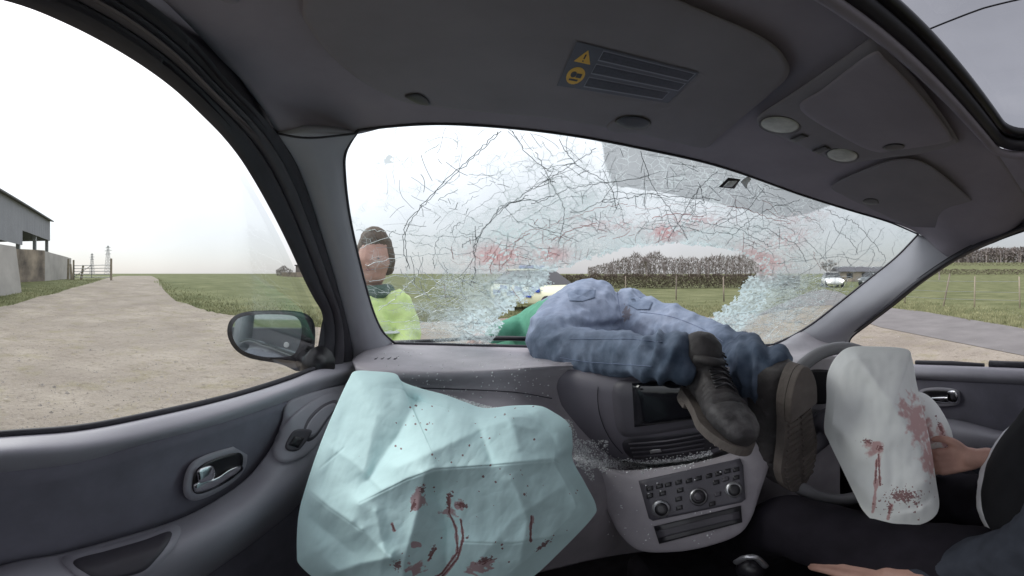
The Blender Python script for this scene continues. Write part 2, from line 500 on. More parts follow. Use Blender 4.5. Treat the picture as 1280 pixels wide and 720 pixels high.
def bare_tree(name, base, h, label, cat, seed=1, spread=.45, parts=True, twigs=900, tw=.012):
    rnd = random.Random(seed)
    base = Vector(base)
    root = thing(name, label, cat, base)
    trunk, crown = MB(), MB()
    def grow(p, d, L, r, lev):
        q = p+d*L
        mid = p+d*L*.5+Vector((rnd.uniform(-1, 1), rnd.uniform(-1, 1), 0))*L*.05
        (trunk if lev < 2 else crown).tube([p, mid, q], [r, r*.85, r*.68], 6 if lev < 2 else 4)
        if lev >= 4:
            for _ in range(max(2, twigs//160)):
                dd = (d+Vector((rnd.gauss(0, .6), rnd.gauss(0, .6), rnd.gauss(.1, .4)))).normalized()
                s = p.lerp(q, rnd.random()); e = s+dd*L*rnd.uniform(.5, 1.1)
                crown.tube([s, e], [h*tw*.25, h*tw*.08], 3)
            return
        for _ in range(3 if lev else 4):
            dd = (d+Vector((rnd.gauss(0, spread), rnd.gauss(0, spread), rnd.uniform(-.1, .35)))).normalized()
            grow(p.lerp(q, rnd.uniform(.75, 1)), dd, L*rnd.uniform(.6, .8), r*.6, lev+1)
    grow(base-Vector((0, 0, .1)), Vector((0, 0, 1)), h*.3, h*.03, 0)
    trunk.build('trunk', m_twig, root); crown.build('crown', m_twig, root)
    return root
def gpos(px, r):
    a = radians((px-FX)/K); x, y = r*sin(a), r*cos(a); return Vector((x, y, H(x, y)))

# barn on the left: clad upper wall on posts, long side running away
A0, A1 = at(62, 342, 38), at(-220, 342, 11.5); A0.z = A1.z = 0
u = (A1-A0).normalized(); nrm = Vector((u.y, -u.x, 0)); nrm = nrm if nrm.x < 0 else -nrm     # away from yard
barn = thing('barn', 'open sided grey clad farm barn at the left edge beyond the yard', 'barn', (A0.x, A0.y, 0))
Ltot = (A1-A0).length
base_z = .45; eave = CZ+38*tan(radians((342-277)/K)); bot = CZ+38*tan(radians((342-301)/K))
mb = MB()
def P3(a, d, z): v = A0+u*a+nrm*d; v.z = z; return v
# corrugated sheet wall (long side)
nco = 400; V = []; F = []
for i in range(nco+1):
    a = Ltot*i/nco; off = .015*sin(i*1.9)
    lower = bot - (1.1 if a > 9.5 else 0)
    V += [P3(a, off, eave), P3(a, off, lower)]
for i in range(nco): F.append((2*i, 2*i+1, 2*i+3, 2*i+2))
mb.add(V, F); o = mb.build('cladding_wall', m_clad, barn); solid(o, .05)
# gable end sheet facing along the track
g2 = MB(); V = []; F = []
for i in range(101):
    d = 16*i/100; off = .015*sin(i*1.9); top = eave+1.7*(1-abs(d-8)/8)
    V += [P3(-off, d, top), P3(-off, d, bot)]
for i in range(100): F.append((2*i, 2*i+2, 2*i+3, 2*i+1))
g2.add(V, F); solid(g2.build('gable_wall', m_clad, barn), .05)
rf = MB()
rf.add([P3(-.3, -.35, eave-.02), P3(Ltot, -.35, eave-.02), P3(Ltot, 8, eave+1.75), P3(-.3, 8, eave+1.75)], [(0, 1, 2, 3)])
rf.add([P3(-.3, 8, eave+1.75), P3(Ltot, 8, eave+1.75), P3(Ltot, 16.3, eave-.02), P3(-.3, 16.3, eave-.02)], [(0, 1, 2, 3)])
solid(rf.build('roof', M('barn_roof', (.16, .16, .17), .8, .15, .5), barn), .1)
for a in (.15, 4.8, 9.6, 14.4, 19.2, 24):
    for d in (.25, 15.7):
        if a < Ltot:
            p = MB(); c = P3(a, d, (base_z+bot+.3)/2-.3); p.box(c, (.28, .28, bot+.9-base_z+.3), atan2(u.y, u.x)); p.build('post', m_steel, barn)
# weathered concrete bay wall and panel wall by the barn
def slab(name, p0, p1, h0, h1, th, mat, label, cat, group=None, zb=None, lean=0, planks=0):
    root = None
    d = (p1-p0); d.z = 0; L = d.length; d.normalize(); nn = Vector((-d.y, d.x, 0))
    mb = MB(); segs = 12
    def q(s, off, top):
        P = p0+d*(L*s)+nn*off; z0 = H(P.x, P.y)-.1; z = z0+(lerp(h0, h1, s)+.1 if top else 0)
        w = P+nn*(lean if top else 0); return Vector((w.x, w.y, z))
    V = []; F = []
    for i in range(segs+1):
        s = i/segs; V += [q(s, -th/2, 0), q(s, -th/2, 1), q(s, th/2, 1), q(s, th/2, 0)]
    for i in range(segs):
        a = i*4; b_ = a+4
        for k in range(4): F.append((a+k, a+(k+1) % 4, b_+(k+1) % 4, b_+k))
    F += [(0, 3, 2, 1), (segs*4, segs*4+1, segs*4+2, segs*4+3)]
    mb.add(V, F)
    o = mb.build(name, mat, None); tag(o, label, cat, group); return o
def gz(px, r): v = at(px, 342, r); v.z = 0; return v
slab('concrete_wall', gz(14, 27), gz(54, 30), 2.35, 2.35, .3, m_concd, 'stained brown concrete bay wall in front of the barn', 'wall')
slab('panel_wall', gz(54.5, 30), gz(88, 42), 2.3, 2.2, .2, m_conc, 'pale grey ribbed panel wall running towards the gate', 'wall')
mb = MB()
p0, p1 = gz(54.5, 29.8), gz(88, 41.8)
for z in (.5, 1., 1.5, 2.0):
    a, b_ = p0.copy(), p1.copy(); a.z = H(a.x, a.y)+z; b_.z = H(b_.x, b_.y)+z; mb.tube([a, b_], .04, 6)
o = mb.build('rail', m_conc); parent_to(o, bpy.data.objects['panel_wall'])
o = slab('barrier_slab', gz(-40, 16), gz(22, 19.5), 2.55, 2.3, .5, m_conc, 'leaning pale concrete L shaped slab at the left edge', 'concrete slab', lean=.35)
# farm gate
gate = thing('farm_gate', 'open metal five bar field gate beside the track', 'gate', gpos(128, 33))
mb = MB(); a, b_ = gpos(92, 34), gpos(139, 31)
for z in (.25, .5, .75, 1.0, 1.25): mb.tube([a+Vector((0, 0, z)), b_+Vector((0, 0, z))], .03, 6)
for s in (0.02, .5, .98): p = a.lerp(b_, s); mb.tube([p+Vector((0, 0, .2)), p+Vector((0, 0, 1.3))], .03, 6)
mb.tube([a+Vector((0, 0, .25)), a.lerp(b_, .5)+Vector((0, 0, 1.25))], .025, 6)
mb.build('gate_leaf', m_steel, gate)
for p in (a, b_): q = MB(); q.tube([p-Vector((0, 0, .3)), p+Vector((0, 0, 1.75))], .09, 8); q.build('gate_post', m_wood, gate)
for i, (px, r, h, tilt) in enumerate(((85, 36, 1.9, .1), (90, 35, 1.4, -.3), (101, 35.5, 1.3, .5))):
    p = gpos(px, r); q = MB(); q.tube([p-Vector((0, 0, .2)), p+Vector((tilt, 0, h))], [.13, .1], 8)
    o = q.build('wooden_post', m_wood); tag(o, ('tall upright wooden post at the end of the panel wall', 'short wooden post leaning left beside the gate hinge', 'wooden post leaning over behind the gate bars')[i], 'post', 'old posts by the gate')
# pylons
def pylon(px, r, h, label):
    base = gpos(px, r); root = thing('electricity_pylon', label, 'pylon', base, 'far pylons on the skyline')
    tw, am = MB(), MB(); w0, w1 = h*.10, h*.02; th = .16
    def c(k, s): w = lerp(w0, w1, s); sx, sy = ((1, 1), (-1, 1), (-1, -1), (1, -1))[k]; return base+Vector((sx*w, sy*w, h*s))
    for k in range(4): tw.tube([c(k, 0), c(k, 1)], th, 4)
    N = 9
    for i in range(N):
        s, s2 = i/N, (i+1)/N
        for k in range(4): tw.tube([c(k, s), c((k+1) % 4, s2)], th*.6, 3); tw.tube([c((k+1) % 4, s), c(k, s2)], th*.6, 3)
    for s, L in ((.7, .2), (.82, .25), (.93, .18)):
        am.tube([base+Vector((-L*h, 0, h*s)), base+Vector((L*h, 0, h*s))], th, 4)
        for q in (-1, 1): am.tube([base+Vector((q*L*h, 0, h*s)), base+Vector((0, 0, h*(s+.05)))], th*.7, 3)
    tw.build('tower', m_steel, root); am.build('cross_arms', m_steel, root)
pylon(115, 420, 22, 'smaller lattice pylon on the skyline above the gate, further left')
pylon(135, 400, 29, 'taller lattice pylon on the skyline right of the gate post')

# far wood, hedge: uncountable masses
def twig_mass(name, px0, px1, r, dr, hfun, n, mat, label, cat, tw, trunks=0, seed=3):
    rnd = random.Random(seed); mb = MB()
    V, F = [], []
    for _ in range(n):
        px = rnd.uniform(px0, px1); rr = r+rnd.uniform(0, dr); p = gpos(px, rr); h = hfun(px)
        z = h*(rnd.random()**.8); s = p+Vector((0, 0, z))
        L = h*rnd.uniform(.05, .22); d = Vector((rnd.gauss(0, .6), rnd.gauss(0, .6), rnd.uniform(.2, 1))).normalized()*L
        w = Vector((-d.y, d.x, 0)); w = (w.normalized() if w.length > 1e-5 else Vector((1, 0, 0)))*tw*rnd.uniform(.6, 1.5)
        w = w+Vector((cos(radians((px-FX)/K)), -sin(radians((px-FX)/K)), 0))*tw*.6
        i = len(V); V += [s-w, s+w, s+d]; F.append((i, i+1, i+2))
    mb.add(V, F)
    for _ in range(trunks):
        px = rnd.uniform(px0, px1); p = gpos(px, r+rnd.uniform(0, dr)); h = hfun(px)*rnd.uniform(.7, .95)
        q = p+Vector((rnd.gauss(0, .04)*h, 0, h*.5)); mb.tube([p, q, p+Vector((rnd.gauss(0, .08)*h, 0, h))], [tw*1.4, tw, tw*.3], 4)
        for _ in range(7):
            s = p.lerp(q, rnd.uniform(.5, 1.6)); mb.tube([s, s+Vector((rnd.gauss(0, .12)*h, rnd.gauss(0, .1)*h, h*rnd.uniform(.12, .3)))], [tw*.6, tw*.2], 3)
    o = mb.build(name, mat); tag(o, label, cat, kind='stuff'); return o
def hw(px):
    return hw_old(px)*(1+.3*noise.noise(Vector((px*.035, 4, 0))))
def hw_old(px):
    base = interp([(725, 1.5), (760, 4), (790, 6.5), (815, 7), (850, 5.8), (900, 6.4), (930, 6), (950, 3.5), (1000, 2)], px)
    return base*(1+.18*noise.noise(Vector((px*.11, 1, 0))))+.6
twig_mass('far_wood', 735, 955, 128, 14, hw, 11000, m_twig, 'bare brown winter wood beyond the green field', 'wood', .09, 130)
twig_mass('hedgerow', 640, 1000, 34, 1.5, lambda p: 1.15+.2*noise.noise(Vector((p*.1, 5, 0))), 34000, m_hedge, 'dark leafless hedgerow along the far edge of the field', 'hedge', .02, 0, 5)
twig_mass('hillside_wood', 1150, 1420, 330, 25, lambda p: interp([(1150, 4), (1180, 8), (1240, 13), (1300, 13), (1420, 10)], p)*(1+.1*noise.noise(Vector((p*.2, 8, 0)))), 14000, m_twig, 'grey wood along the top of the hill seen from driver window', 'wood', .55, 120, 11)
twig_mass('field_hedge', 1085, 1420, 120, 2.5, lambda p: 1.6+.4*noise.noise(Vector((p*.1, 5, 2))), 9000, m_hedge, 'low hedge crossing the fields on the right', 'hedge', .11, 0, 6)
twig_mass('upper_hedge', 1100, 1420, 205, 3, lambda p: 1.8, 5000, m_hedge, 'thin hedge line higher on the right hand hill', 'hedge', .16, 0, 16)
bare_tree('bare_tree', gpos(808, 112), 7.4, 'tallest round bare tree standing up in front of the far wood', 'tree', 4, tw=.03)
bare_tree('bare_tree', gpos(1174, 72), 5.2, 'lone bare tree in the field seen through the driver window', 'tree', 9, tw=.02)
bare_tree('bare_tree', gpos(1037, 60), 4.2, 'small bare tree above the distant cars, right of windscreen', 'tree', 12, tw=.03)
o = twig_mass('bare_bush', 345, 366, 95, 3, lambda p: 2.6-abs(p-355)*.12, 1500, m_twig, 'round bare bush on the skyline beside the little hut', 'bush', .05, 6, 8)
del o['kind']
hut = thing('field_hut', 'small grey block hut at the far side of the left field', 'hut', gpos(384, 88))
p = gpos(384, 88); mb = MB(); mb.box(p+Vector((0, 0, 1.2)), (4.5, 3.5, 2.6), .3); mb.build('wall', m_hut, hut)
mb = MB(); mb.box(p+Vector((0, 0, 2.6)), (4.9, 3.9, .25), .3); mb.build('roof', m_frame, hut)
p = gpos(366, 84); mb = MB(); mb.box(p+Vector((0, 0, .45)), (6, .4, 1.0), -.1); tag(mb.build('block_wall', m_concd), 'low grey wall beside the little hut on the skyline', 'wall')

# fence posts along the field and by the road
fp = [(782, 22, 1.15, 0), (845, 19, 1.2, .02), (905, 18, 1.15, -.03), (1131, 17, 1.25, .0), (1178, 15.5, 1.3, .3), (1218, 15, 1.2, .02), (1275, 14.5, 1.2, -.03)]
fl = ['thin post in the field directly above the jeans waistband', 'thin fence post at the middle of the field behind the hole', 'fence post showing just left of the torn glass edge',
      'pale fence post nearest the driver side pillar', 'dark fence post leaning over below the lone tree', 'upright pale post in the middle of the driver window', 'fence post at the right edge of the photo']
for (px, r, h, tilt), lb in zip(fp, fl):
    p = gpos(px, r); q = MB(); a = radians((px-FX)/K)
    q.tube([p-Vector((0, 0, .2)), p+Vector((cos(a)*tilt, -sin(a)*tilt, h))], [.035, .03], 8)
    tag(q.build('fence_post', m_concd if (tilt == .3 or px < 1000) else m_wood, smooth=True), lb, 'fence post', 'posts of the field fence')
mb = MB()
fpp = [gpos(px, r)+Vector((0, 0, 1.0)) for px, r, h, t_ in fp[3:]]
for z in (0, -.4, -.7): mb.tube([p+Vector((0, 0, z)) for p in fpp], .006, 4)
tag(mb.build('fence_wire', m_steel), 'thin wires strung between the roadside fence posts', 'fence wire')
# low house behind the road
hs = thing('farm_house', 'low dark roofed building beyond the road at the windscreen corner', 'house', gpos(1075, 62))
p = gpos(1075, 62); mb = MB(); mb.box(p+Vector((0, 0, .75)), (8, 5, 1.6), -.6); mb.build('wall', m_concd, hs)
mb = MB(); R_ = Matrix.Rotation(-.6, 3, 'Z')
mb.prism([(-2.8, 1.5), (2.8, 1.5), (0, 2.3)], -4.3, 4.3, lambda a, b_, y: p+R_ @ Vector((y, a, b_))); mb.build('roof', m_frame, hs)
for k in (-2.4, 0, 2.4):
    mb = MB(); mb.box(p+R_ @ Vector((k, -2.52, .9)), (.9, .08, .7), -.6); mb.build('window', m_gloss, hs)

# cars outside
def outside_car(px, r, face, paint, label, lights=False, police=False, hid=0):
    base = gpos(px, r); root = thing('parked_car', label, 'car', base)
    R_ = Matrix.Rotation(face, 3, 'Z')
    def Q(x, y, z): return base+R_ @ Vector((x, y, z))
    # body sections along y (front at -y)
    prof = [(-2.1, .35, .55, .62), (-2.0, .25, .72, .74), (-1.2, .22, .88, .86), (-.7, .22, .94, .87), (.9, .22, .98, .87), (1.7, .25, 1.0, .84), (2.05, .3, .9, .76), (2.1, .4, .7, .7)]
    V, F = [], []; n = 12
    for y, z0, z1, w in prof:
        for k in range(n):
            a = 2*pi*(k+.5)/n; cx, cz = cos(a), sin(a)
            sx = abs(cx)**.4*(1 if cx > 0 else -1); sz = abs(cz)**.4*(1 if cz > 0 else -1)
            V.append(Q(sx*w, y, (z0+z1)/2+sz*(z1-z0)/2))
    for i in range(len(prof)-1):
        for k in range(n): F.append((i*n+k, i*n+(k+1) % n, (i+1)*n+(k+1) % n, (i+1)*n+k))
    F += [tuple(range(n-1, -1, -1)), tuple((len(prof)-1)*n+k for k in range(n))]
    mb = MB(); mb.add(V, F); mb.build('body', paint, root, smooth=True)
    V = [Q(-.8, -.8, .93), Q(.8, -.8, .93), Q(.8, 1.85, .97), Q(-.8, 1.85, .97), Q(-.6, -.05, 1.42), Q(.6, -.05, 1.42), Q(.58, 1.3, 1.4), Q(-.58, 1.3, 1.4)]
    mb = MB(); mb.add(V, [(0, 1, 5, 4), (1, 2, 6, 5), (2, 3, 7, 6), (3, 0, 4, 7)]); mb.build('windows', m_gloss, root)
    mb = MB(); mb.box(Q(0, .62, 1.43), (1.22, 1.42, .07), face); mb.build('roof', paint, root, bevel=.03)
    for y in (-1.35, 1.3):
        for s in (-1, 1):
            w = MB(); w.tube([Q(s*.66, y, .31), Q(s*.88, y, .31)], .31, 20); wo = w.build('wheel', m_rub, root)
            w = MB(); w.tube([Q(s*.87, y, .31), Q(s*.89, y, .31)], .19, 14); w.build('rim', m_silver, wo)
    for s in (-1, 1):
        w = MB(); w.ell(Q(s*.6, -2.05, .64), (.2, .12, .1), 0, R_)
        hl = w.build('headlight', m_white if not lights else m_lamp, root, smooth=True)
    w = MB(); w.box(Q(0, -2.11, .42), (.52, .03, .11), face); w.build('number_plate', m_white, root)
    if police:
        for k in range(6):
            for s in (-1, 1):
                w = MB(); w.box(Q(s*.885, -.8+k*.45, .62 if k % 2 else .8), (.02, .44, .18), face); w.build('marking', m_pblue, root)
        w = MB(); w.box(Q(0, .5, 1.53), (1.0, .22, .12), face); w.build('light_bar', m_pblue, root, bevel=.03)
    return root
m_lamp = bpy.data.materials.new('headlamp_on'); m_lamp.use_nodes = True
b = m_lamp.node_tree.nodes['Principled BSDF']; b.inputs['Emission Color'].default_value = (1, 1, .95, 1); b.inputs['Emission Strength'].default_value = 6
m_pblue = M('patrol_blue', (.03, .08, .42), .4, .05)
m_pyel = M('patrol_yellow', (.75, .76, .55), .4, .05)
m_cwhite = M('car_white', (.7, .7, .7), .35, .05)
m_cgrey = M('car_grey', (.07, .08, .09), .35, .05)
outside_car(676, 13.5, radians(35), m_pyel, 'pale yellow patrol car with blue squares behind the green jumper', police=True)
outside_car(1040, 38, radians(-38), m_cwhite, 'distant white car with its headlights lit on the road', lights=True)
outside_car(1088, 44, radians(-70), m_cgrey, 'dark grey car parked on the road behind the windscreen corner')

# =================================================================== THE CAR WE SIT IN
car = thing('crashed_car', 'grey interior of crashed car with shattered windscreen and fired airbags', 'car', (.3, .2, 0))

def seg_d(x, y, a, b_):
    ax_, ay = a; bx, by = b_; dx, dy = bx-ax_, by-ay; t_ = clamp(((x-ax_)*dx+(y-ay)*dy)/(dx*dx+dy*dy)); return hypot(x-ax_-dx*t_, y-ay-dy*t_), t_
def poly_d(x, y, pl):
    return min(seg_d(x, y, a, b_)[0] for a, b_ in zip(pl, pl[1:]))
# windscreen surface ------------------------------------------------
def ws_y(x, z):
    zb = -.19-.06*(x+.35)
    bow = .10*(1-((x-.38)/.8)**2)
    return 1.08-(z-CZ-zb)*.95+bow
def WS(px, py): return solve(px, py, lambda p: p.y-ws_y(p.x, p.z), .2, 3.2)
head_px = [(447, 163), (500, 157), (560, 155), (640, 160), (720, 170), (800, 185), (900, 208), (1000, 243), (1060, 262), (1110, 277), (1148, 293)]
base_px = [(492, 428), (560, 430), (640, 432), (700, 434), (800, 434), (900, 434), (968, 430)]
left_px = [(447, 163), (432, 190), (431, 220), (437, 270), (450, 330), (465, 385), (478, 414), (492, 428)]
right_px = [(1148, 293), (1120, 322), (1085, 350), (1050, 378), (1015, 405), (990, 420), (968, 430)]
def pxs(l, n): return spline([(a, b_, 0) for a, b_ in l], n)
NU, NV = 340, 200
T, B_, L_, R2 = pxs(head_px, NU), pxs(base_px, NU), pxs(left_px, NV), pxs(right_px, NV)
hole = [(690, 340), (715, 330), (752, 318), (790, 309), (830, 304), (880, 306), (925, 316), (950, 330), (944, 345), (930, 352), (922, 372), (900, 388), (878, 402), (872, 425), (900, 445), (600, 445), (612, 430), (628, 402), (622, 398), (640, 385), (668, 368), (690, 352), (682, 347)]
def inside(poly, x, y):
    c = False; j = len(poly)-1
    for i in range(len(poly)):
        if (poly[i][1] > y) != (poly[j][1] > y) and x < (poly[j][0]-poly[i][0])*(y-poly[i][1])/(poly[j][1]-poly[i][1])+poly[i][0]: c = not c
        j = i
    return c
def gs(x, y, cx, cy, sx, sy, a=0):
    dx, dy = x-cx, y-cy; c, s = cos(a), sin(a); u_, v_ = dx*c+dy*s, -dx*s+dy*c
    return exp(-(u_/sx)**2-(v_/sy)**2)
def crush(x, y):       # how finely the glass is crazed
    return clamp(max(1.3*gs(x, y, 645, 365, 85, 62), .9*gs(x, y, 620, 400, 70, 28), .95*gs(x, y, 715, 320, 60, 34), .75*gs(x, y, 820, 292, 120, 26), 1.1*gs(x, y, 925, 390, 52, 24, -.75), .8*gs(x, y, 975, 360, 45, 60),
               .6*gs(x, y, 700, 265, 75, 60), .6*gs(x, y, 950, 290, 80, 34), .38*gs(x, y, 860, 225, 140, 46, .3)))
def flap(x, y): return clamp(1.12*max(2.0*gs(x, y, 922, 388, 52, 19, -.75), 1.0*gs(x, y, 655, 378, 62, 40), .85*gs(x, y, 700, 332, 60, 20), .85*gs(x, y, 610, 402, 60, 26), .7*gs(x, y, 650, 305, 80, 40), .5*gs(x, y, 720, 270, 70, 40), .55*gs(x, y, 850, 290, 90, 14), .5*gs(x, y, 800, 300, 60, 10), .5*gs(x, y, 970, 350, 40, 50), .3*gs(x, y, 970, 280, 60, 30)))
def red(x, y): return clamp(1.2*max(.95*gs(x, y, 620, 320, 34, 15), .7*gs(x, y, 690, 318, 26, 12), 1.1*gs(x, y, 832, 290, 20, 11), .75*gs(x, y, 870, 275, 42, 9), .9*gs(x, y, 955, 322, 34, 9, .35), .8*gs(x, y, 958, 335, 14, 10), .6*gs(x, y, 985, 300, 40, 14, -.3), .55*gs(x, y, 770, 280, 45, 9), .5*gs(x, y, 1010, 270, 40, 9, -.2)))
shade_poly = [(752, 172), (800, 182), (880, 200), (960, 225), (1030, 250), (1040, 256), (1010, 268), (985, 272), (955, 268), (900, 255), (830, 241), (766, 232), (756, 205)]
V, A_c, A_f, A_r, A_s, PXY = [], [], [], [], [], []
for j in range(NV):
    v = j/(NV-1)
    for i in range(NU):
        u_ = i/(NU-1)
        p = T[i]*(1-v)+B_[i]*v+L_[j]*(1-u_)+R2[j]*u_-(T[0]*(1-u_)*(1-v)+T[-1]*u_*(1-v)+B_[0]*(1-u_)*v+B_[-1]*u_*v)
        PXY.append((p.x, p.y))
        q = WS(p.x, p.y)
        dh = poly_d(p.x, p.y, hole[:14]) if 560 < p.x < 1010 and 260 < p.y < 432 else 99; cc = max(crush(p.x, p.y), exp(-(dh/22)**2))
        q = pull(q, .012*cc*noise.noise(Vector((p.x*.05, p.y*.05, 0)))+.004*cc*noise.noise(Vector((p.x*.3, p.y*.3, 0))))
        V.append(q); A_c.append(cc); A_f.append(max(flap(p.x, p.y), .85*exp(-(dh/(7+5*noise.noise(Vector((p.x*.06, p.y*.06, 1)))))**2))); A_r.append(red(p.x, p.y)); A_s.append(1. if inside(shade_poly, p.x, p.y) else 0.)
F = []
for j in range(NV-1):
    for i in range(NU-1):
        a = j*NU+i; x = (PXY[a][0]+PXY[a+NU+1][0])/2; y = (PXY[a][1]+PXY[a+NU+1][1])/2
        nn_ = noise.noise(Vector((x*.12, y*.12, 4)))*7+noise.noise(Vector((x*.4, y*.4, 7)))*4
        if inside(hole, x+nn_, y+nn_*.7): continue
        F.append((a, a+1, a+NU+1, a+NU))
m_ws = bpy.data.materials.new('shattered_laminated_glass'); m_ws.use_nodes = True
n, l = m_ws.node_tree.nodes, m_ws.node_tree.links
for x in list(n): n.remove(x)
out = n.new('ShaderNodeOutputMaterial')
def node(t, **kw):
    x = n.new(t)
    for k_, v_ in kw.items(): setattr(x, k_, v_)
    return x
def mathn(op, a, b_=None, c=None, cl=False):
    x = n.new('ShaderNodeMath'); x.operation = op; x.use_clamp = cl
    for i, s in enumerate((a, b_, c)):
        if s is None: continue
        if isinstance(s, (int, float)): x.inputs[i].default_value = s
        else: l.new(s, x.inputs[i])
    return x.outputs[0]
def at_(nm): x = n.new('ShaderNodeAttribute'); x.attribute_name = nm; return x.outputs['Fac']
tco = n.new('ShaderNodeTexCoord').outputs['Object']
def vor(scale, feat='DISTANCE_TO_EDGE'):
    z = n.new('ShaderNodeTexNoise'); z.inputs['Scale'].default_value = scale*.6; l.new(tco, z.inputs['Vector'])
    ad = n.new('ShaderNodeVectorMath'); ad.operation = 'MULTIPLY_ADD'; l.new(z.outputs['Color'], ad.inputs[0]); ad.inputs[1].default_value = (.6/scale,)*3; l.new(tco, ad.inputs[2])
    x = n.new('ShaderNodeTexVoronoi'); x.feature = feat; x.inputs['Scale'].default_value = scale; l.new(ad.outputs[0], x.inputs['Vector']); return x
cA, fA, rA, sA = at_('crush'), at_('flap'), at_('red'), at_('shade')
v1, v2 = vor(55), vor(130)
zz = n.new('ShaderNodeTexNoise'); zz.inputs['Scale'].default_value = 22; zz.inputs['Detail'].default_value = 4; l.new(tco, zz.inputs['Vector'])
zf = mathn('MULTIPLY_ADD', zz.outputs['Fac'], 1.4, -.7)
cn = mathn('ADD', cA, zf)
w1 = mathn('MULTIPLY', cn, .11)                        # crack width grows with crush
e1 = mathn('LESS_THAN', v1.outputs['Distance'], w1)
w2 = mathn('MULTIPLY', mathn('SUBTRACT', cn, .35), .22)
e2 = mathn('LESS_THAN', v2.outputs['Distance'], w2)
edge = mathn('MAXIMUM', e1, e2)
crackf = mathn('MULTIPLY', edge, .62)
fl2 = mathn('MULTIPLY', mathn('ADD', mathn('MULTIPLY', fA, 1.35), mathn('MULTIPLY', zf, .8)), .85, cl=True)
# base haze: dust + powdered glass where flap
vc = vor(130, 'F1'); cell = n.new('ShaderNodeSeparateColor'); l.new(vc.outputs['Color'], cell.inputs[0])
pw = mathn('MULTIPLY', fl2, mathn('MULTIPLY_ADD', cell.outputs[0], .7, .5), cl=True)
redf = mathn('MULTIPLY', rA, mathn('GREATER_THAN', mathn('ADD', cell.outputs[1], zf), .28), cl=True)
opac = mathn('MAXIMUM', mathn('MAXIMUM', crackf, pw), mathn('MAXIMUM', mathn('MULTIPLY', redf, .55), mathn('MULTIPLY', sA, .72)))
opac = mathn('ADD', opac, .03, cl=True)
colm = n.new('ShaderNodeMix'); colm.data_type = 'RGBA'; colm.inputs['A'].default_value = (.55, .62, .62, 1); colm.inputs['B'].default_value = (.72, .86, .86, 1); l.new(pw, colm.inputs['Factor'])
colr = n.new('ShaderNodeMix'); colr.data_type = 'RGBA'; colr.inputs['B'].default_value = (.55, .13, .13, 1); l.new(colm.outputs['Result'], colr.inputs['A']); l.new(mathn('MULTIPLY', redf, .75), colr.inputs['Factor'])
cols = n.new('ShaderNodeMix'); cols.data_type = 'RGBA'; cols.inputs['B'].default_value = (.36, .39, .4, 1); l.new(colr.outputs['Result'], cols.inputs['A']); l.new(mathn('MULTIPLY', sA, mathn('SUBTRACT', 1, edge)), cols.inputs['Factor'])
dif = n.new('ShaderNodeBsdfDiffuse'); l.new(cols.outputs['Result'], dif.inputs['Color'])
trl = n.new('ShaderNodeBsdfTranslucent'); l.new(cols.outputs['Result'], trl.inputs['Color'])
dt = n.new('ShaderNodeMixShader'); dt.inputs[0].default_value = .5; l.new(dif.outputs[0], dt.inputs[1]); l.new(trl.outputs[0], dt.inputs[2])
trn = n.new('ShaderNodeBsdfTransparent'); trn.inputs['Color'].default_value = (.93, .97, .96, 1)
glo = n.new('ShaderNodeBsdfGlossy'); glo.inputs['Roughness'].default_value = .05
lw = n.new('ShaderNodeLayerWeight'); lw.inputs['Blend'].default_value = .12
tg = n.new('ShaderNodeMixShader'); l.new(mathn('MULTIPLY', lw.outputs['Fresnel'], .5), tg.inputs[0]); l.new(trn.outputs[0], tg.inputs[1]); l.new(glo.outputs[0], tg.inputs[2])
fin = n.new('ShaderNodeMixShader'); l.new(opac, fin.inputs[0]); l.new(tg.outputs[0], fin.inputs[1]); l.new(dt.outputs[0], fin.inputs[2])
l.new(fin.outputs[0], out.inputs['Surface'])
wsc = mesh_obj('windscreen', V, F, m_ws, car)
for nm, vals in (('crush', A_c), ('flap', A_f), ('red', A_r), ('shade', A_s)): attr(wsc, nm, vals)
wsc['label'] = 'cracked windscreen torn open above the dashboard'

# crack lines, real slivers standing on the glass
m_ck = M('crack_dark', (.2, .215, .225), .5, .3, 60)
m_cw = M('crack_white', (.8, .86, .86), .3, .15, 60)
m_cr = M('crack_red', (.5, .16, .15), .5, .3, 60)
m_cm = M('crack_grey', (.36, .4, .41), .4, .3, 60)
rnd = random.Random(21)
ck = MB()
def redband(x, y): return max(red(x, y), .75*gs(x, y, 850, 288, 170, 24), .6*gs(x, y, 630, 318, 70, 26), .7*gs(x, y, 965, 320, 60, 36))
def in_ws(x, y):
    top = interp(head_px, x); 
    if x < 432 or y < top+2: return False
    if y > 427: return False
    lx = interp(sorted([(b_, a) for a, b_ in left_px]), y)
    rx = interp(sorted([(b_, a) for a, b_ in right_px]), y)
    return lx+2 < x < rx-2
def ribbon(pts, w, mi):
    P = []
    for x, y in pts:
        if not in_ws(x, y) or inside(hole, x, y):
            if len(P) > 1: ck.tube(P, w, 3, mi)
            P = []; continue
        P.append(pull(WS(x, y), .002))
    if len(P) > 1: ck.tube(P, w, 3, mi)
CX, CY = 815, 335
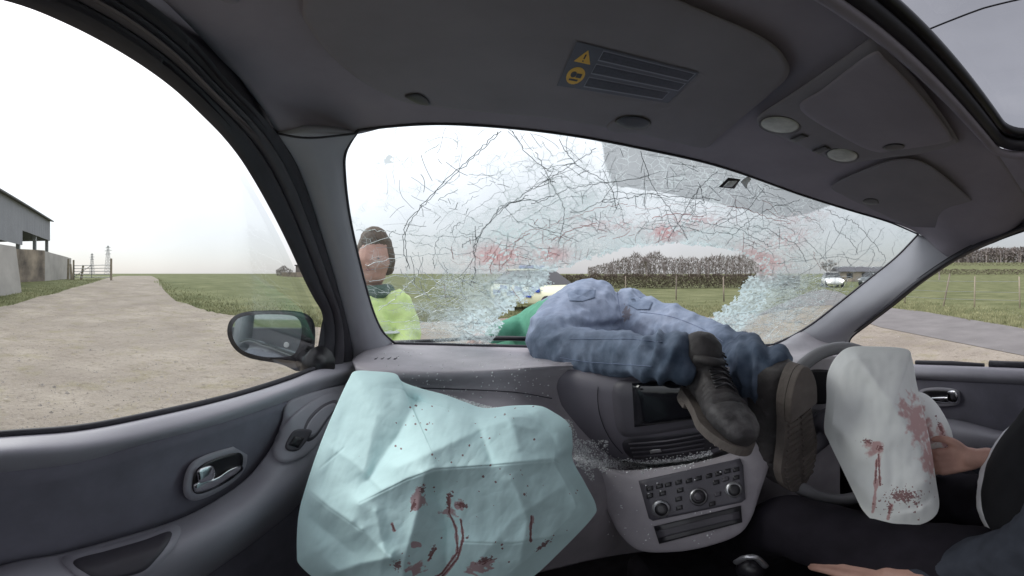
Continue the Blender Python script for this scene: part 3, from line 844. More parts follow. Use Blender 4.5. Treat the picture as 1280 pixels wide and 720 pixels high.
for _ in range(2300):
    x, y = rnd.uniform(480, 1130), rnd.uniform(160, 425)
    dn = max(crush(x, y), .05, .5*gs(x, y, 800, 250, 260, 90))
    if rnd.random() > dn*1.1: continue
    a0 = atan2(y-CY, x-CX); mode = rnd.random()
    a = a0+rnd.gauss(0, .3) if mode < .45 else (a0+pi/2+rnd.gauss(0, .35) if mode < .8 else rnd.uniform(0, 2*pi))
    L = rnd.uniform(6, 34)*(1.5-dn); k = rnd.gauss(0, .022); pts = []
    s = 0
    while s < L: pts.append((x, y)); x += cos(a)*4; y += sin(a)*4; a += k*4*.6+rnd.gauss(0, .12); s += 4
    mi = 2 if rnd.random() < redband(x, y)*.8 else (1 if rnd.random() < (.6 if y > 340 else .3) else rnd.choice((0, 3, 3, 3)))
    ribbon(pts, rnd.choice((.0003, .0004, .0006, .0008))*.8, mi)
# rings round the torn hole, crossed by radial cracks
for kr in range(26):
    f_ = 1.03+.062*kr+rnd.uniform(-.02, .02); ph = rnd.uniform(-.06, .06); pts = []; prev_on = True
    n_ = int(150+120*f_)
    for i_ in range(n_+1):
        a = 2*pi*i_/n_; x = 818+8*f_+cos(a)*138*f_*1.0+noise.noise(Vector((a*4, kr, 0)))*7*f_; y = 352-8*f_+sin(a)*52*f_*1.15+noise.noise(Vector((a*4, kr, 5)))*6*f_
        x += rnd.gauss(0, .9); y += rnd.gauss(0, .9)
        on = noise.noise(Vector((a*2.6*f_, kr*3.7, 9))) > (-.12+.26*max(0, f_-1.2)) and in_ws(x, y)
        if on: pts.append((x, y))
        if (not on or i_ == n_) and pts:
            if len(pts) > 3: ribbon(pts, rnd.choice((.0004, .0006, .0009)), 2 if rnd.random() < redband(*pts[len(pts)//2])*.7 else (rnd.choice((1, 1, 3)) if pts[0][1] > 345 else rnd.choice((0, 3, 3, 1, 1))))
            pts = []
for kr in range(88):
    a = 2*pi*kr/88+rnd.gauss(0, .03); f0 = 1.02+abs(rnd.gauss(0, .15)); f1 = f0+rnd.uniform(.15, .85); pts = []; w_ = 0; f_ = f0
    while f_ < f1:
        w_ += rnd.gauss(0, .012); x = 820+cos(a+w_)*140*f_; y = 348+sin(a+w_)*58*f_; pts.append((x, y)); f_ += .03
    ribbon(pts, rnd.choice((.0004, .0006)), rnd.choice((0, 3, 1)) if pts[0][1] < 345 else rnd.choice((1, 3)))
def wig(pts, amp=1.2):
    return [(x+rnd.gauss(0, amp), y+rnd.gauss(0, amp)) for x, y, _ in [tuple(v) for v in spline([(a, b_, 0) for a, b_ in pts], max(8, int(hypot(pts[0][0]-pts[-1][0], pts[0][1]-pts[-1][1])/4)))]]
for off in ((0, 0), (3, 1)):
    ribbon(wig([(626+off[0], 161), (596+off[0], 190), (556+off[0], 226), (522+off[0], 262), (506+off[0], 285), (504+off[0], 305), (509+off[0], 334)], .9), .0009, 3)
for c in ([(670, 190), (690, 230), (705, 262), (700, 300)], [(745, 185), (700, 215), (650, 245), (610, 280), (592, 310)], [(640, 165), (668, 200), (690, 215)], [(594, 282), (594, 340)],
          [(660, 245), (625, 262), (602, 290), (588, 330), (575, 345)], [(900, 210), (870, 240), (850, 275), (835, 300)], [(800, 185), (815, 230), (838, 262), (860, 300)], [(1000, 250), (960, 262), (920, 290), (905, 312)],
          [(1090, 285), (1075, 305), (1068, 320)], [(1060, 268), (1045, 300), (1020, 330), (990, 350)], [(955, 235), (935, 262), (900, 280)], [(700, 175), (720, 205), (760, 230), (770, 260)], [(1105, 285), (1085, 312), (1060, 335)]):
    ribbon(wig(c, .8), .0008, 0)
for c in ([(446, 288), (475, 288), (520, 294), (600, 296)], [(445, 312), (470, 302), (490, 297)], [(452, 332), (500, 322), (545, 318), (590, 316)], [(462, 352), (500, 345), (540, 350), (600, 352)], [(472, 366), (520, 366), (560, 372)],
          [(474, 384), (500, 378), (540, 388), (580, 384)], [(478, 402), (520, 402), (600, 404)], [(484, 414), (540, 410), (580, 418)], [(470, 392), (500, 366), (520, 345), (530, 322)], [(500, 338), (540, 375), (580, 402)], [(520, 335), (560, 362), (600, 380)],
          [(560, 336), (540, 360), (520, 372)], [(1060, 322), (1090, 326), (1125, 320)], [(1040, 335), (1080, 333), (1100, 336)], [(960, 372), (1000, 368), (1030, 378)], [(950, 392), (990, 386), (1025, 396)], [(940, 408), (980, 402), (1010, 404)], [(965, 340), (1000, 350), (1040, 346)],
          [(500, 300), (530, 306), (570, 312)], [(960, 420), (985, 395), (1010, 380)], [(975, 350), (1000, 362), (1035, 362)]):
    ribbon(wig(c, .9), .0009, 1)
for _ in range(150):       # bright slivers low on both sides
    if rnd.random() < .5: x, y = rnd.gauss(985, 28), rnd.uniform(345, 425)
    else: x, y = rnd.gauss(560, 40), rnd.uniform(345, 425)
    a = rnd.gauss(-.1, .45); L = rnd.uniform(8, 30)
    ribbon([(x, y), (x+cos(a)*L/2, y+sin(a)*L/2+rnd.gauss(0, 1)), (x+cos(a)*L, y+sin(a)*L)], rnd.choice((.0005, .0008)), rnd.choice((1, 1, 3)))
ck.build('cracks', [m_ck, m_cw, m_cr, m_cm], wsc)
# torn mirror mount
mm = [(898, 234), (910, 222), (926, 224), (918, 236)]
pillow('mirror_mount', mm, WS, .004, m_black, wsc, base=.006, back=.0, straight=True, seg=24, rings=4)
pillow('glue_patch', [(904, 233), (911, 226), (922, 226), (915, 234)], WS, .004, m_glue, wsc, base=.012, back=-.008, straight=True, seg=24, rings=4)
pillow('glue_shard', [(926, 227), (934, 221), (939, 224), (935, 229), (933, 236), (928, 230)], WS, .003, m_glue, wsc, base=.005, back=0, seg=24, rings=4)

# black rubber round the glass
def edge_tube(name, pts, w, mat, fn=WS, sx=1.): 
    P = [fn(x, y) for x, y, _ in [tuple(v) for v in spline([(a, b_, 0) for a, b_ in pts], 60)]]
    mb = MB(); mb.tube(P, w, 8); return mb.build(name, mat, wsc, smooth=True)
edge_tube('glass_seal', left_px, .0035, m_rub); edge_tube('glass_seal', [(x, y+1) for x, y in base_px], .006, m_rub); edge_tube('glass_seal', right_px, .0045, m_rub); edge_tube('glass_seal', head_px, .003, m_rub)

# roof -----------------------------------------------------------------
def zroof(x, y):
    z = .335-.055*x-.1*x*x
    d = clamp((y-.12)/.55, 0, 1.3)
    return CZ+z-.045*d*d
def RF(px, py): return solve(px, py, lambda p: p.z-zroof(p.x, p.y), .12, 2.5)
# headliner front: from the header back to the sunroof's front edge
Lr = [atX(345, 166, -.385), atX(320, 120, -.365), atX(283, 70, -.34), atX(232, 18, -.315), Vector((-.30, .12, zroof(-.3, .12)))]
row0 = [atX(345, 166, -.385), atX(395, 171, -.33), WS(445, 168)]+[WS(x, y-1) for x, y in head_px[1:]]+[atX(1172, 312, 1.09), atX(1188, 324, 1.10)]
SR_Y, SR_X0, SR_X1 = .242, -.05, .735
def roofrow(y, x0, x1, n=9): return [Vector((lerp(x0, x1, i/(n-1)), y, zroof(lerp(x0, x1, i/(n-1)), y))) for i in range(n)]
rowE = roofrow(SR_Y, -.31, 1.02)
rmid1 = [atX(318, 118, -.363)]+[RF(x, y) for x, y in ((390, 128), (480, 118), (600, 112), (760, 122), (900, 150), (1020, 195), (1100, 235), (1160, 262))]+[atX(1218, 312, 1.085)]
rmid2 = [atX(274, 72, -.352)]+[RF(x, y) for x, y in ((370, 62), (480, 55), (620, 50), (790, 60), (940, 90), (1060, 140), (1160, 195), (1215, 235))]+[atX(1256, 297, 1.06)]
surf('headliner', [row0, rmid1, rmid2, rowE], m_head, car, 140, 60, .02)
def ring_rows(x0, x1, y0, y1): return [roofrow(lerp(y0, y1, k/4), x0, x1, 6) for k in range(5)]
surf('roof_lining', ring_rows(-.31, SR_X0, SR_Y, -.6), m_head, car, 20, 20, .02)
surf('roof_lining', ring_rows(SR_X1, 1.02, SR_Y, -.6), m_head, car, 20, 20, .02)
surf('roof_lining', ring_rows(-.31, 1.02, -.6, -2.0), m_head, car, 20, 20, .02)
# sunroof frame and tinted glass
m_tint = bpy.data.materials.new('tinted_sunroof_glass'); m_tint.use_nodes = True
n2, l2 = m_tint.node_tree.nodes, m_tint.node_tree.links
for x in list(n2): n2.remove(x)
o2 = n2.new('ShaderNodeOutputMaterial'); t2 = n2.new('ShaderNodeBsdfTransparent'); g2_ = n2.new('ShaderNodeBsdfGlossy'); g2_.inputs['Roughness'].default_value = .03
m2 = n2.new('ShaderNodeMixShader'); m2.inputs[0].default_value = .04
nt = n2.new('ShaderNodeTexNoise'); nt.inputs['Scale'].default_value = 6; mt = n2.new('ShaderNodeMix'); mt.data_type = 'RGBA'; mt.inputs['A'].default_value = (.27, .275, .3, 1); mt.inputs['B'].default_value = (.4, .405, .43, 1)
tt = n2.new('ShaderNodeTexCoord'); l2.new(tt.outputs['Object'], nt.inputs['Vector']); l2.new(nt.outputs['Fac'], mt.inputs['Factor']); l2.new(mt.outputs['Result'], t2.inputs['Color'])
l2.new(t2.outputs[0], m2.inputs[1]); l2.new(g2_.outputs[0], m2.inputs[2]); l2.new(m2.outputs[0], o2.inputs['Surface'])
zr = lambda x, y, d=0: Vector((x, y, zroof(x, y)+d))
srm = MB()
V = [zr(lerp(SR_X0-.02, SR_X1+.02, i/10), lerp(SR_Y+.02, -.62, j/10), .045) for j in range(11) for i in range(11)]
srm.add(V, [(j*11+i, j*11+i+1, (j+1)*11+i+1, (j+1)*11+i) for j in range(10) for i in range(10)])
sr = srm.build('sunroof', m_tint, car, smooth=True)
def loop_pts(d, ins, rc=.05, n=6):
    x0, x1, y0, y1 = SR_X0+ins, SR_X1-ins, -.6+ins, SR_Y-ins; P = []
    for cx, cy, a0 in ((x1-rc, y1-rc, 0), (x0+rc, y1-rc, 90), (x0+rc, y0+rc, 180), (x1-rc, y0+rc, 270)):
        for k in range(n+1):
            a = radians(a0+90*k/n); P.append(zr(cx+rc*cos(a), cy+rc*sin(a), d))
    return P+[P[0]]
for d, ins, w, mt_ in ((.0, -.002, .009, m_head), (.018, .006, .014, m_rub), (.034, .018, .012, m_black)):
    mb = MB(); mb.tube(loop_pts(d, ins), w, 8); mb.build('sunroof_seal', mt_, sr, smooth=True)
# cable crossing above the sunroof
cb = MB(); cb.tube([at(1100, 66, .62), at(1158, 38, .58), at(1190, 25, .56), at(1230, 10, .54), at(1290, -4, .52), at(1400, -20, .5)], .0016, 8)
o = cb.build('roof_cable', m_rub, smooth=True); tag(o, 'thin black cable lying across the outside of the sunroof', 'cable')

# visors ---------------------------------------------------------------
vis = [(378, 14), (392, -20), (470, -42), (600, -45), (760, -30), (900, 22), (962, 52), (985, 78), (984, 96), (962, 118), (900, 170), (888, 182), (870, 184), (800, 168), (700, 150), (600, 140), (540, 133), (500, 126), (450, 100), (410, 66), (386, 34)]
pv, _ = pillow('sun_visor', vis, RF, .006, m_visor, car, n=10, base=.022, back=.0, rings=30, seg=200)
pv['label'] = 'passenger sun visor with warning label'
# clip hinge and pivot
pillow('visor_clip', [(768, 152), (780, 145), (802, 146), (814, 153), (806, 161), (784, 161)], RF, .004, m_black, pv, base=.031, back=0, seg=32, rings=5)
pillow('clip_housing', [(758, 158), (774, 146), (800, 143), (816, 150), (812, 163), (786, 167), (766, 165)], RF, .004, m_visor, pv, base=.026, back=0, seg=32, rings=5)
pillow('visor_clip', [(506, 120), (522, 117), (534, 124), (536, 132), (520, 129)], RF, .003, m_black, pv, base=.03, back=0, seg=32, rings=5)
# warning label
lc = [Vector((721, 52, 0)), Vector((874, 91, 0)), Vector((835, 129, 0)), Vector((696, 107, 0))]
def LQ(u_, v_): return lc[0].lerp(lc[1], u_).lerp(lc[3].lerp(lc[2], u_), v_)
lm = MB()
def lpoly(uv, d, mi):
    P = []
    m_ = len(uv)
    for i in range(m_):
        a, b_ = uv[i], uv[(i+1) % m_]
        for k in range(4): P.append((lerp(a[0], b_[0], k/4), lerp(a[1], b_[1], k/4)))
    c = (sum(p[0] for p in P)/len(P), sum(p[1] for p in P)/len(P))
    V = [];
    for u_, v_ in [c]+P: q = LQ(u_, v_); V.append(pull(RF(q.x, q.y), d))
    lm.add(V, [(0, 1+i, 1+(i+1) % len(P)) for i in range(len(P))], mi)
def lrect(u0, v0, u1, v1, d, mi): lpoly([(u0, v0), (u1, v0), (u1, v1), (u0, v1)], d, mi)
D0 = .0305
lrect(0, 0, 1, 1, D0, 0)
for v0, v1, u1 in ((.04, .3, .985), (.36, .62, .985), (.68, .94, .93)):
    lrect(.225, v0, u1, v1, D0+.0006, 2); lrect(.232, v0+.03, u1-.007, v1-.03, D0+.0012, 1)
    for k in range(2):
        vv = v0+.07+k*.09; uu = .25
        while uu < u1-.06:
            w_ = rnd.uniform(.012, .05); lrect(uu, vv, min(uu+w_, u1-.03), vv+.025, D0+.0016, 5); uu += w_+.012
lpoly([(.115, .12), (.185, .42), (.045, .42)], D0+.0008, 3)
lrect(.109, .22, .121, .33, D0+.0014, 4); lrect(.109, .36, .121, .39, D0+.0014, 4)
lpoly([(.115+.075*cos(a*pi/10), .72+.2*sin(a*pi/10)) for a in range(20)], D0+.0008, 3)
lpoly([(.095+.025*cos(a*pi/6), .70+.07*sin(a*pi/6)) for a in range(12)], D0+.0014, 4)
lrect(.12, .66, .165, .76, D0+.0014, 4); lrect(.075, .8, .15, .84, D0+.0014, 4)
lm.build('warning_label', [m_label, m_labelt, m_labell, m_yel, m_black, M('label_print', (.055, .055, .075), .6, .1)], pv)
vis2 = [(1040, 232), (1080, 212), (1120, 199), (1150, 201), (1178, 218), (1215, 250), (1234, 268), (1230, 278), (1200, 284), (1150, 284), (1128, 280), (1090, 262), (1055, 245)]
v2_, _ = pillow('sun_visor', vis2, RF, .006, m_visor, car, n=8, base=.02, back=0, rings=16, seg=120)
v2_['label'] = 'driver sun visor folded up'
pillow('visor_clip', [(1078, 252), (1084, 248), (1096, 249), (1098, 255), (1086, 256)], RF, .003, m_black, v2_, base=.026, back=0, seg=24, rings=4)
# overhead console
oc = [(946, 148), (960, 136), (1000, 110), (1050, 75), (1085, 50), (1098, 50), (1120, 70), (1160, 118), (1194, 168), (1194, 180), (1150, 192), (1110, 197), (1070, 203), (1045, 202), (1000, 182), (955, 162)]
ocn, _ = pillow('overhead_console', oc, RF, .012, m_visor, car, n=8, base=.022, back=0, rings=18, seg=120)
lid = [(1000, 136), (1030, 110), (1090, 66), (1108, 75), (1150, 118), (1188, 168), (1182, 178), (1120, 188), (1095, 190), (1060, 175)]
pillow('console_lid', lid, RF, .004, m_head, ocn, n=12, base=.036, back=-.02, rings=12, seg=96)
def ellp(cx, cy, a, b_, rot, n_=28): return [(cx+a*cos(2*pi*k/n_)*cos(rot)-b_*sin(2*pi*k/n_)*sin(rot), cy+a*cos(2*pi*k/n_)*sin(rot)+b_*sin(2*pi*k/n_)*cos(rot)) for k in range(n_)]
pillow('reading_lamp', ellp(975, 156, 24, 10, .08), RF, .005, m_lens, ocn, n=2, base=.034, back=0, seg=40, rings=8)
pillow('reading_lamp', ellp(1053, 194, 19, 8, .08), RF, .005, m_lens, ocn, n=2, base=.033, back=0, seg=40, rings=8)
pillow('lamp_surround', ellp(975, 156.5, 27, 11.5, .08), RF, .001, m_frame, ocn, n=8, base=.0335, back=0, seg=40, rings=3)
pillow('lamp_surround', ellp(1053, 194.5, 21, 9.5, .08), RF, .001, m_frame, ocn, n=8, base=.0325, back=0, seg=40, rings=3)
for cx, cy in ((999, 172), (1027, 187)):
    pillow('lamp_switch', [(cx-12, cy+2), (cx+4, cy-5), (cx+12, cy-1), (cx-4, cy+6)], RF, .002, m_black, ocn, n=8, base=.0365, back=0, straight=True, seg=24, rings=3)
pillow('lid_latch', ellp(1117, 184, 14, 4.5, -.08), RF, .002, m_black, ocn, n=6, base=.0415, back=0, seg=32, rings=4)
pillow('grab_handle_cover', ellp(285, -2, 14, 6, .3), RF, .01, m_visor, car, n=4, base=.01, back=.0, seg=32, rings=4)

# left pillar and window frame -------------------------------------------
Ac = [(-330, -10, -.38), (-120, -18, -.38), (10, 2, -.382), (100, 38, -.39), (200, 98, -.405), (250, 142, -.415), (300, 198, -.43), (350, 285, -.445), (385, 360, -.455), (404, 398, -.46), (400, 440, -.465), (386, 466, -.466)]
def offc(dx, dy, dX): return [(x+dx, y+dy, X+dX) for x, y, X in Ac]
A_edge = [atX(*p) for p in Ac]
Cc = [(-330, -75, -.335), (-120, -78, -.33), (110, -40, -.32), (178, 0, -.318), (238, 48, -.335), (290, 108, -.352), (345, 166, -.383), (374, 215, -.395), (400, 290, -.41), (424, 370, -.425), (438, 425, -.432), (442, 455, -.437)]
C_edge = [atX(*p) for p in Cc]
doorL = None
Mid = lambda s, dx: [a.lerp(c_, s)+Vector((dx, 0, 0)) for a, c_ in zip(spline(A_edge, 24), spline(C_edge, 24))]
def band(name, s0, s1, mat, bul, par):
    rows = [Mid(s0, 0), Mid(lerp(s0, s1, .15), bul*.8), Mid(lerp(s0, s1, .5), bul), Mid(lerp(s0, s1, .85), bul*.8), Mid(s1, 0)]
    return surf(name, rows, mat, par, 120, 16, .01)
# A pillar trim
D_edge = [WS(x, y) for x, y in left_px]
pr = [C_edge[6:], None, None, D_edge]
Ci, Di = spline([atX(345, 168, -.383)]+C_edge[7:], 14), spline([pull(WS(447, 168), 0)]+D_edge[1:], 14)
mid1 = [a.lerp(d, .33)+Vector((.016, -.018, 0)) for a, d in zip(Ci, Di)]
mid2 = [a.lerp(d, .7)+Vector((.012, -.014, 0)) for a, d in zip(Ci, Di)]
apl = surf('pillar_trim', [Ci, mid1, mid2, Di], m_pillar, car, 60, 24, .012)
gap = MB(); gap.tube(spline([pull(atX(344, 166, -.385), .002), pull(atX(372, 171.5, -.352), .010), pull(atX(400, 172, -.325), .012), pull(WS(446, 167), .004)], 24), .0022, 6); gap.build('trim_gap', m_rub, apl, smooth=True)

def rail_gap_filler(pts, sx):  # dark strip added behind the headliner edge to block light gaps
    P = spline(pts, 30)
    return surf('rail_gap_filler', [[p+Vector((-.012*sx, 0, -.004)) for p in P], [p+Vector((-.012*sx, .006, .03)) for p in P], [p+Vector((.0, .0, .075)) for p in P], [p+Vector((.05*sx, -.02, .11)) for p in P]], m_frame, car, 60, 12, .006)
rail_gap_filler(C_edge[:8], 1)
# left door ----------------------------------------------------------------
def rowX(tab): return [atX(x, y, X) for x, y, X in tab]
sill0 = [(-330, 556, -.475), (-150, 553, -.475), (0, 545, -.472), (100, 537, -.468), (200, 518, -.462), (300, 494, -.456), (360, 475, -.452), (400, 460, -.448), (442, 450, -.44)]
sill0b = [(-330, 560, -.455), (-150, 557, -.455), (0, 550, -.452), (100, 542, -.448), (200, 523, -.44), (300, 498, -.432), (360, 479, -.428), (400, 464, -.425), (443, 453, -.42)]
sill1 = [(-330, 585, -.425), (-150, 580, -.425), (0, 568, -.425), (100, 560, -.424), (200, 540, -.418), (300, 511, -.41), (360, 489, -.405), (405, 473, -.402), (446, 462, -.395)]
sill2 = [(-330, 606, -.44), (-150, 602, -.438), (0, 590, -.434), (100, 577, -.432), (180, 554, -.426), (267, 531, -.42), (358, 501, -.413), (418, 482, -.41), (447, 474, -.405)]
doorL = surf('door', [rowX([(x, y+2, X+.0) for x, y, X in sill2]), rowX([(-330, 720, -.447), (-150, 690, -.447), (0, 660, -.447), (100, 640, -.446), (200, 600, -.44), (280, 570, -.432), (350, 530, -.42), (415, 500, -.415), (447, 490, -.41)]),
                      rowX([(-330, 800, -.45), (-150, 800, -.45), (0, 770, -.45), (100, 740, -.45), (200, 710, -.445), (280, 670, -.44), (350, 620, -.435), (415, 560, -.43), (447, 540, -.425)]),
                      rowX([(-330, 1000, -.46), (-150, 1000, -.46), (0, 950, -.46), (100, 900, -.46), (200, 860, -.46), (280, 820, -.46), (350, 760, -.46), (415, 700, -.45), (447, 640, -.44)])], m_doorf, car, 100, 50, .02)
doorL['label'] = 'passenger door with dark fabric insert'
surf('door_capping', [rowX(sill0), rowX(sill0b), rowX(sill1), rowX(sill2), rowX([(x, y+3, X-.012) for x, y, X in sill2])], m_doorp, doorL, 120, 26, .004)
mb = MB(); mb.tube(spline([pull(p, .004) for p in rowX([(x, y-2.5, X) for x, y, X in sill0[:-1]])], 60), .0055, 8); mb.build('window_seal', m_rub, doorL, smooth=True)
band('window_frame', 0, .42, m_rub, .010, doorL)
band('frame_trim', .42, .66, m_frame, .016, doorL)
band('door_seal', .66, 1, m_rub, .008, doorL)
# lower swoop / armrest
up_ = [(-330, 760, -.44), (-150, 745, -.44), (0, 707, -.44), (75, 692, -.438), (150, 672, -.434), (225, 648, -.428), (275, 622, -.422), (308, 598, -.418), (328, 575, -.415), (343, 552, -.413), (352, 528, -.413), (360, 503, -.411), (385, 492, -.41), (420, 483, -.405), (447, 478, -.402)]
dn1 = [(-330, 790, -.39), (-150, 775, -.385), (0, 735, -.38), (90, 725, -.378), (170, 700, -.375), (245, 668, -.372), (300, 638, -.37), (335, 612, -.368), (360, 588, -.37), (378, 565, -.372), (390, 545, -.375), (402, 525, -.38), (415, 510, -.384), (430, 498, -.388), (450, 490, -.39)]
dn2 = [(-330, 830, -.37), (-150, 815, -.365), (0, 790, -.36), (100, 765, -.36), (190, 730, -.36), (265, 690, -.36), (318, 656, -.36), (352, 628, -.36), (378, 604, -.362), (395, 580, -.364), (408, 560, -.368), (418, 540, -.372), (428, 525, -.378), (438, 512, -.382), (453, 502, -.386)]
dn3 = [(-330, 850, -.39), (-150, 840, -.39), (0, 822, -.385), (110, 795, -.385), (205, 752, -.39), (280, 705, -.395), (330, 668, -.395), (364, 640, -.395), (388, 615, -.398), (405, 592, -.4), (416, 572, -.4), (425, 552, -.4), (434, 536, -.402), (443, 524, -.403), (456, 514, -.405)]
arm = surf('armrest', [rowX(up_), rowX(dn1), rowX(dn2), rowX(dn3)], m_doorp, doorL, 140, 40, .01)
from mathutils.bvhtree import BVHTree
def rayfit(objs, fallback):
    dg = bpy.context.evaluated_depsgraph_get(); dg.update()
    T_ = [BVHTree.FromObject(o, dg) for o in objs]     # part meshes are in world coordinates
    last = [None]
    def fn(px, py):
        d_ = (at(px, py, 1)-CAM).normalized(); best = None
        for t_ in T_:
            h_ = t_.ray_cast(CAM, d_)
            if h_[0] is not None and (best is None or h_[3] < best): best = h_[3]
        return CAM+d_*best if best else fallback(px, py)
    return fn
ARMF = rayfit([arm, doorL], lambda a, b_: atX(a, b_, -.38))
# pocket recess in the armrest
def surf_door(px, py):      # approx armrest surface for fitting small parts
    return atX(px, py, -.405+.0*px)
def DL(X): return lambda px, py: atX(px, py, X)
pk = [(78, 697), (130, 682), (180, 668), (215, 656), (226, 660), (222, 676), (205, 700), (180, 722), (130, 732), (100, 722)]
pillow('pocket_rim', pk, ARMF, .0, m_doorp, doorL, base=.004, back=0, seg=80, rings=4, n=8)
pillow('pocket', [(92, 701), (135, 688), (180, 675), (212, 664), (212, 676), (196, 698), (175, 716), (130, 724), (108, 717)], ARMF, -.0, m_frame, doorL, base=.0055, back=0, seg=80, rings=4, n=8)
# switch plate
sp = [(340, 562), (348, 540), (366, 520), (392, 500), (418, 490), (432, 492), (430, 508), (405, 545), (385, 568), (362, 578), (346, 575)]
swp, _ = pillow('switch_plate', sp, ARMF, .003, m_doorp, doorL, base=.006, back=.02, seg=80, rings=8, n=6)
pillow('plate_recess', [(378, 545), (384, 525), (400, 508), (418, 500), (424, 506), (410, 525), (396, 545), (385, 552)], ARMF, .0, m_dashd, swp, base=.0095, back=0, seg=50, rings=4, n=6)
pillow('plate_dish', [(382, 541), (387, 527), (402, 511), (416, 504), (420, 508), (408, 524), (395, 542), (387, 547)], ARMF, .0, m_doorp, swp, base=.0102, back=0, seg=50, rings=4, n=6)
pillow('switch_recess', [(357, 556), (368, 538), (388, 537), (388, 544), (374, 562), (360, 563)], ARMF, .0, m_frame, swp, base=.0105, back=0, seg=40, rings=4, n=6)
pillow('window_switch', [(361, 556), (368, 545), (381, 547), (373, 560)], ARMF, .004, m_black, swp, base=.0115, back=0, straight=True, seg=24, rings=5, n=4)
# door handle
def handle(parent, outer, inner, lever, knob, X, lab=None):
    h, _ = pillow('handle_surround', outer, DL(X), .0, m_doorp, parent, base=.008 if X < 0 else .008, back=.0, seg=80, rings=4, n=8)
    pillow('handle_recess', inner, DL(X), 0, m_black, parent, base=.0095, back=0, seg=60, rings=4, n=8)
    pillow('handle', lever, DL(X), .008, m_chrome, parent, base=.013, back=0, seg=50, rings=8, n=2)
    pillow('lock_button', knob, DL(X), .006, m_chrome, parent, base=.018, back=0, seg=40, rings=6, n=3)
handle(doorL, [(230, 618), (230, 598), (238, 580), (256, 569), (285, 560), (302, 557), (309, 566), (306, 586), (290, 604), (262, 620), (242, 626)],
       [(241, 613), (243, 592), (256, 579), (282, 569), (300, 566), (304, 576), (298, 592), (278, 606), (252, 617)],
       [(244, 604), (256, 602), (272, 596), (288, 586), (302, 582), (303, 588), (288, 598), (268, 610), (246, 616), (242, 610)],
       [(248, 587), (264, 582), (269, 588), (266, 600), (250, 604), (247, 596)], -.434)
# window glass of the passenger door
m_gl = bpy.data.materials.new('side_window_glass'); m_gl.use_nodes = True
n2, l2 = m_gl.node_tree.nodes, m_gl.node_tree.links
for x in list(n2): n2.remove(x)
o2 = n2.new('ShaderNodeOutputMaterial'); t2 = n2.new('ShaderNodeBsdfTransparent'); t2.inputs['Color'].default_value = (.93, .96, .95, 1); g2_ = n2.new('ShaderNodeBsdfGlossy'); g2_.inputs['Roughness'].default_value = .04
lw2 = n2.new('ShaderNodeLayerWeight'); lw2.inputs['Blend'].default_value = .2; ms = n2.new('ShaderNodeMath'); ms.operation = 'MULTIPLY'; ms.inputs[1].default_value = .14; l2.new(lw2.outputs['Fresnel'], ms.inputs[0])
m2 = n2.new('ShaderNodeMixShader'); l2.new(ms.outputs[0], m2.inputs[0]); l2.new(t2.outputs[0], m2.inputs[1]); l2.new(g2_.outputs[0], m2.inputs[2]); l2.new(m2.outputs[0], o2.inputs['Surface'])
gt = spline(A_edge[:10], 30); gb = spline(rowX(sill0[:-1]), 30)
surf('window_glass', [[p+Vector((-.012, 0, 0)) for p in gt], [p+Vector((-.012, 0, 0)) for p in gb]], m_gl, doorL, 30, 8, 0)
# mirror triangle and door mirror
pillow('mirror_base', [(405, 396), (420, 398), (441, 440), (443, 452), (420, 458), (388, 466), (396, 440)], DL(-.462), .004, m_rub, doorL, base=.004, back=.02, seg=60, rings=6, n=6)
MN = Vector((.42, -.9, .06)).normalized(); MC = at(338, 420, 1.0)
def MR(px, py):
    d_ = (at(px, py, 1)-CAM); return CAM+d_*((MC-CAM).dot(MN)/d_.dot(MN))
mo = [(284, 415), (288, 400), (302, 391), (330, 389), (365, 390), (384, 396), (391, 408), (389, 430), (381, 448), (366, 453), (330, 451), (302, 443), (289, 430)]
mcase = [(286, 412), (300, 392), (335, 388), (370, 389), (388, 396), (394, 412), (392, 440), (384, 458), (372, 464), (350, 455), (310, 447), (290, 432)]
mir, _ = pillow('door_mirror', mcase, lambda a, b_: MR(a, b_)*1.0, .0, M('mirror_case', (.13, .135, .15), .4, .1), car, base=.0, back=.09, seg=100, rings=10, n=6, backdome=True)
pillow('mirror_rim', mo, MR, .002, m_black, mir, base=.006, back=0, seg=80, rings=4, n=8)
m_mirror = M('mirror_silver', (.62, .72, .72), .03, .03, metal=1)
pillow('mirror_glass', [(290, 415), (293, 403), (304, 395.5), (330, 393), (362, 394), (373, 399), (377, 410), (375, 428), (368, 442), (356, 446), (330, 446), (305, 439), (294, 428)], MR, .0, m_mirror, mir, base=.009, back=0, seg=80, rings=3, n=8)
mb = MB(); mb.tube([at(378, 448, 1.02), at(392, 455, .96), at(402, 452, .93)], [.03, .035, .04], 12); mb.build('mirror_arm', m_black, mir, smooth=True)
pillow('badge_mark', ellp(358, 431, 3.5, 3.5, 0), MR, 0, m_refl, mir, base=.0096, back=0, seg=20, rings=2)

# right pillar, door --------------------------------------------------------
Rg = [(1190, 320, 1.09), (1150, 350, 1.09), (1115, 378, 1.095), (1085, 402, 1.10), (1062, 424, 1.11), (1058, 436, 1.11)]
Dr = [WS(x, y) for x, y in right_px]
Di, Gi = spline(Dr, 14), spline([atX(*p) for p in Rg], 14)
mid1 = [a.lerp(d, .35)+Vector((-.012, -.02, .0)) for a, d in zip(Gi, Di)]
mid2 = [a.lerp(d, .7)+Vector((-.01, -.018, .0)) for a, d in zip(Gi, Di)]
surf('pillar_trim', [Gi, mid1, mid2, Di], m_pillar, car, 60, 24, .012)
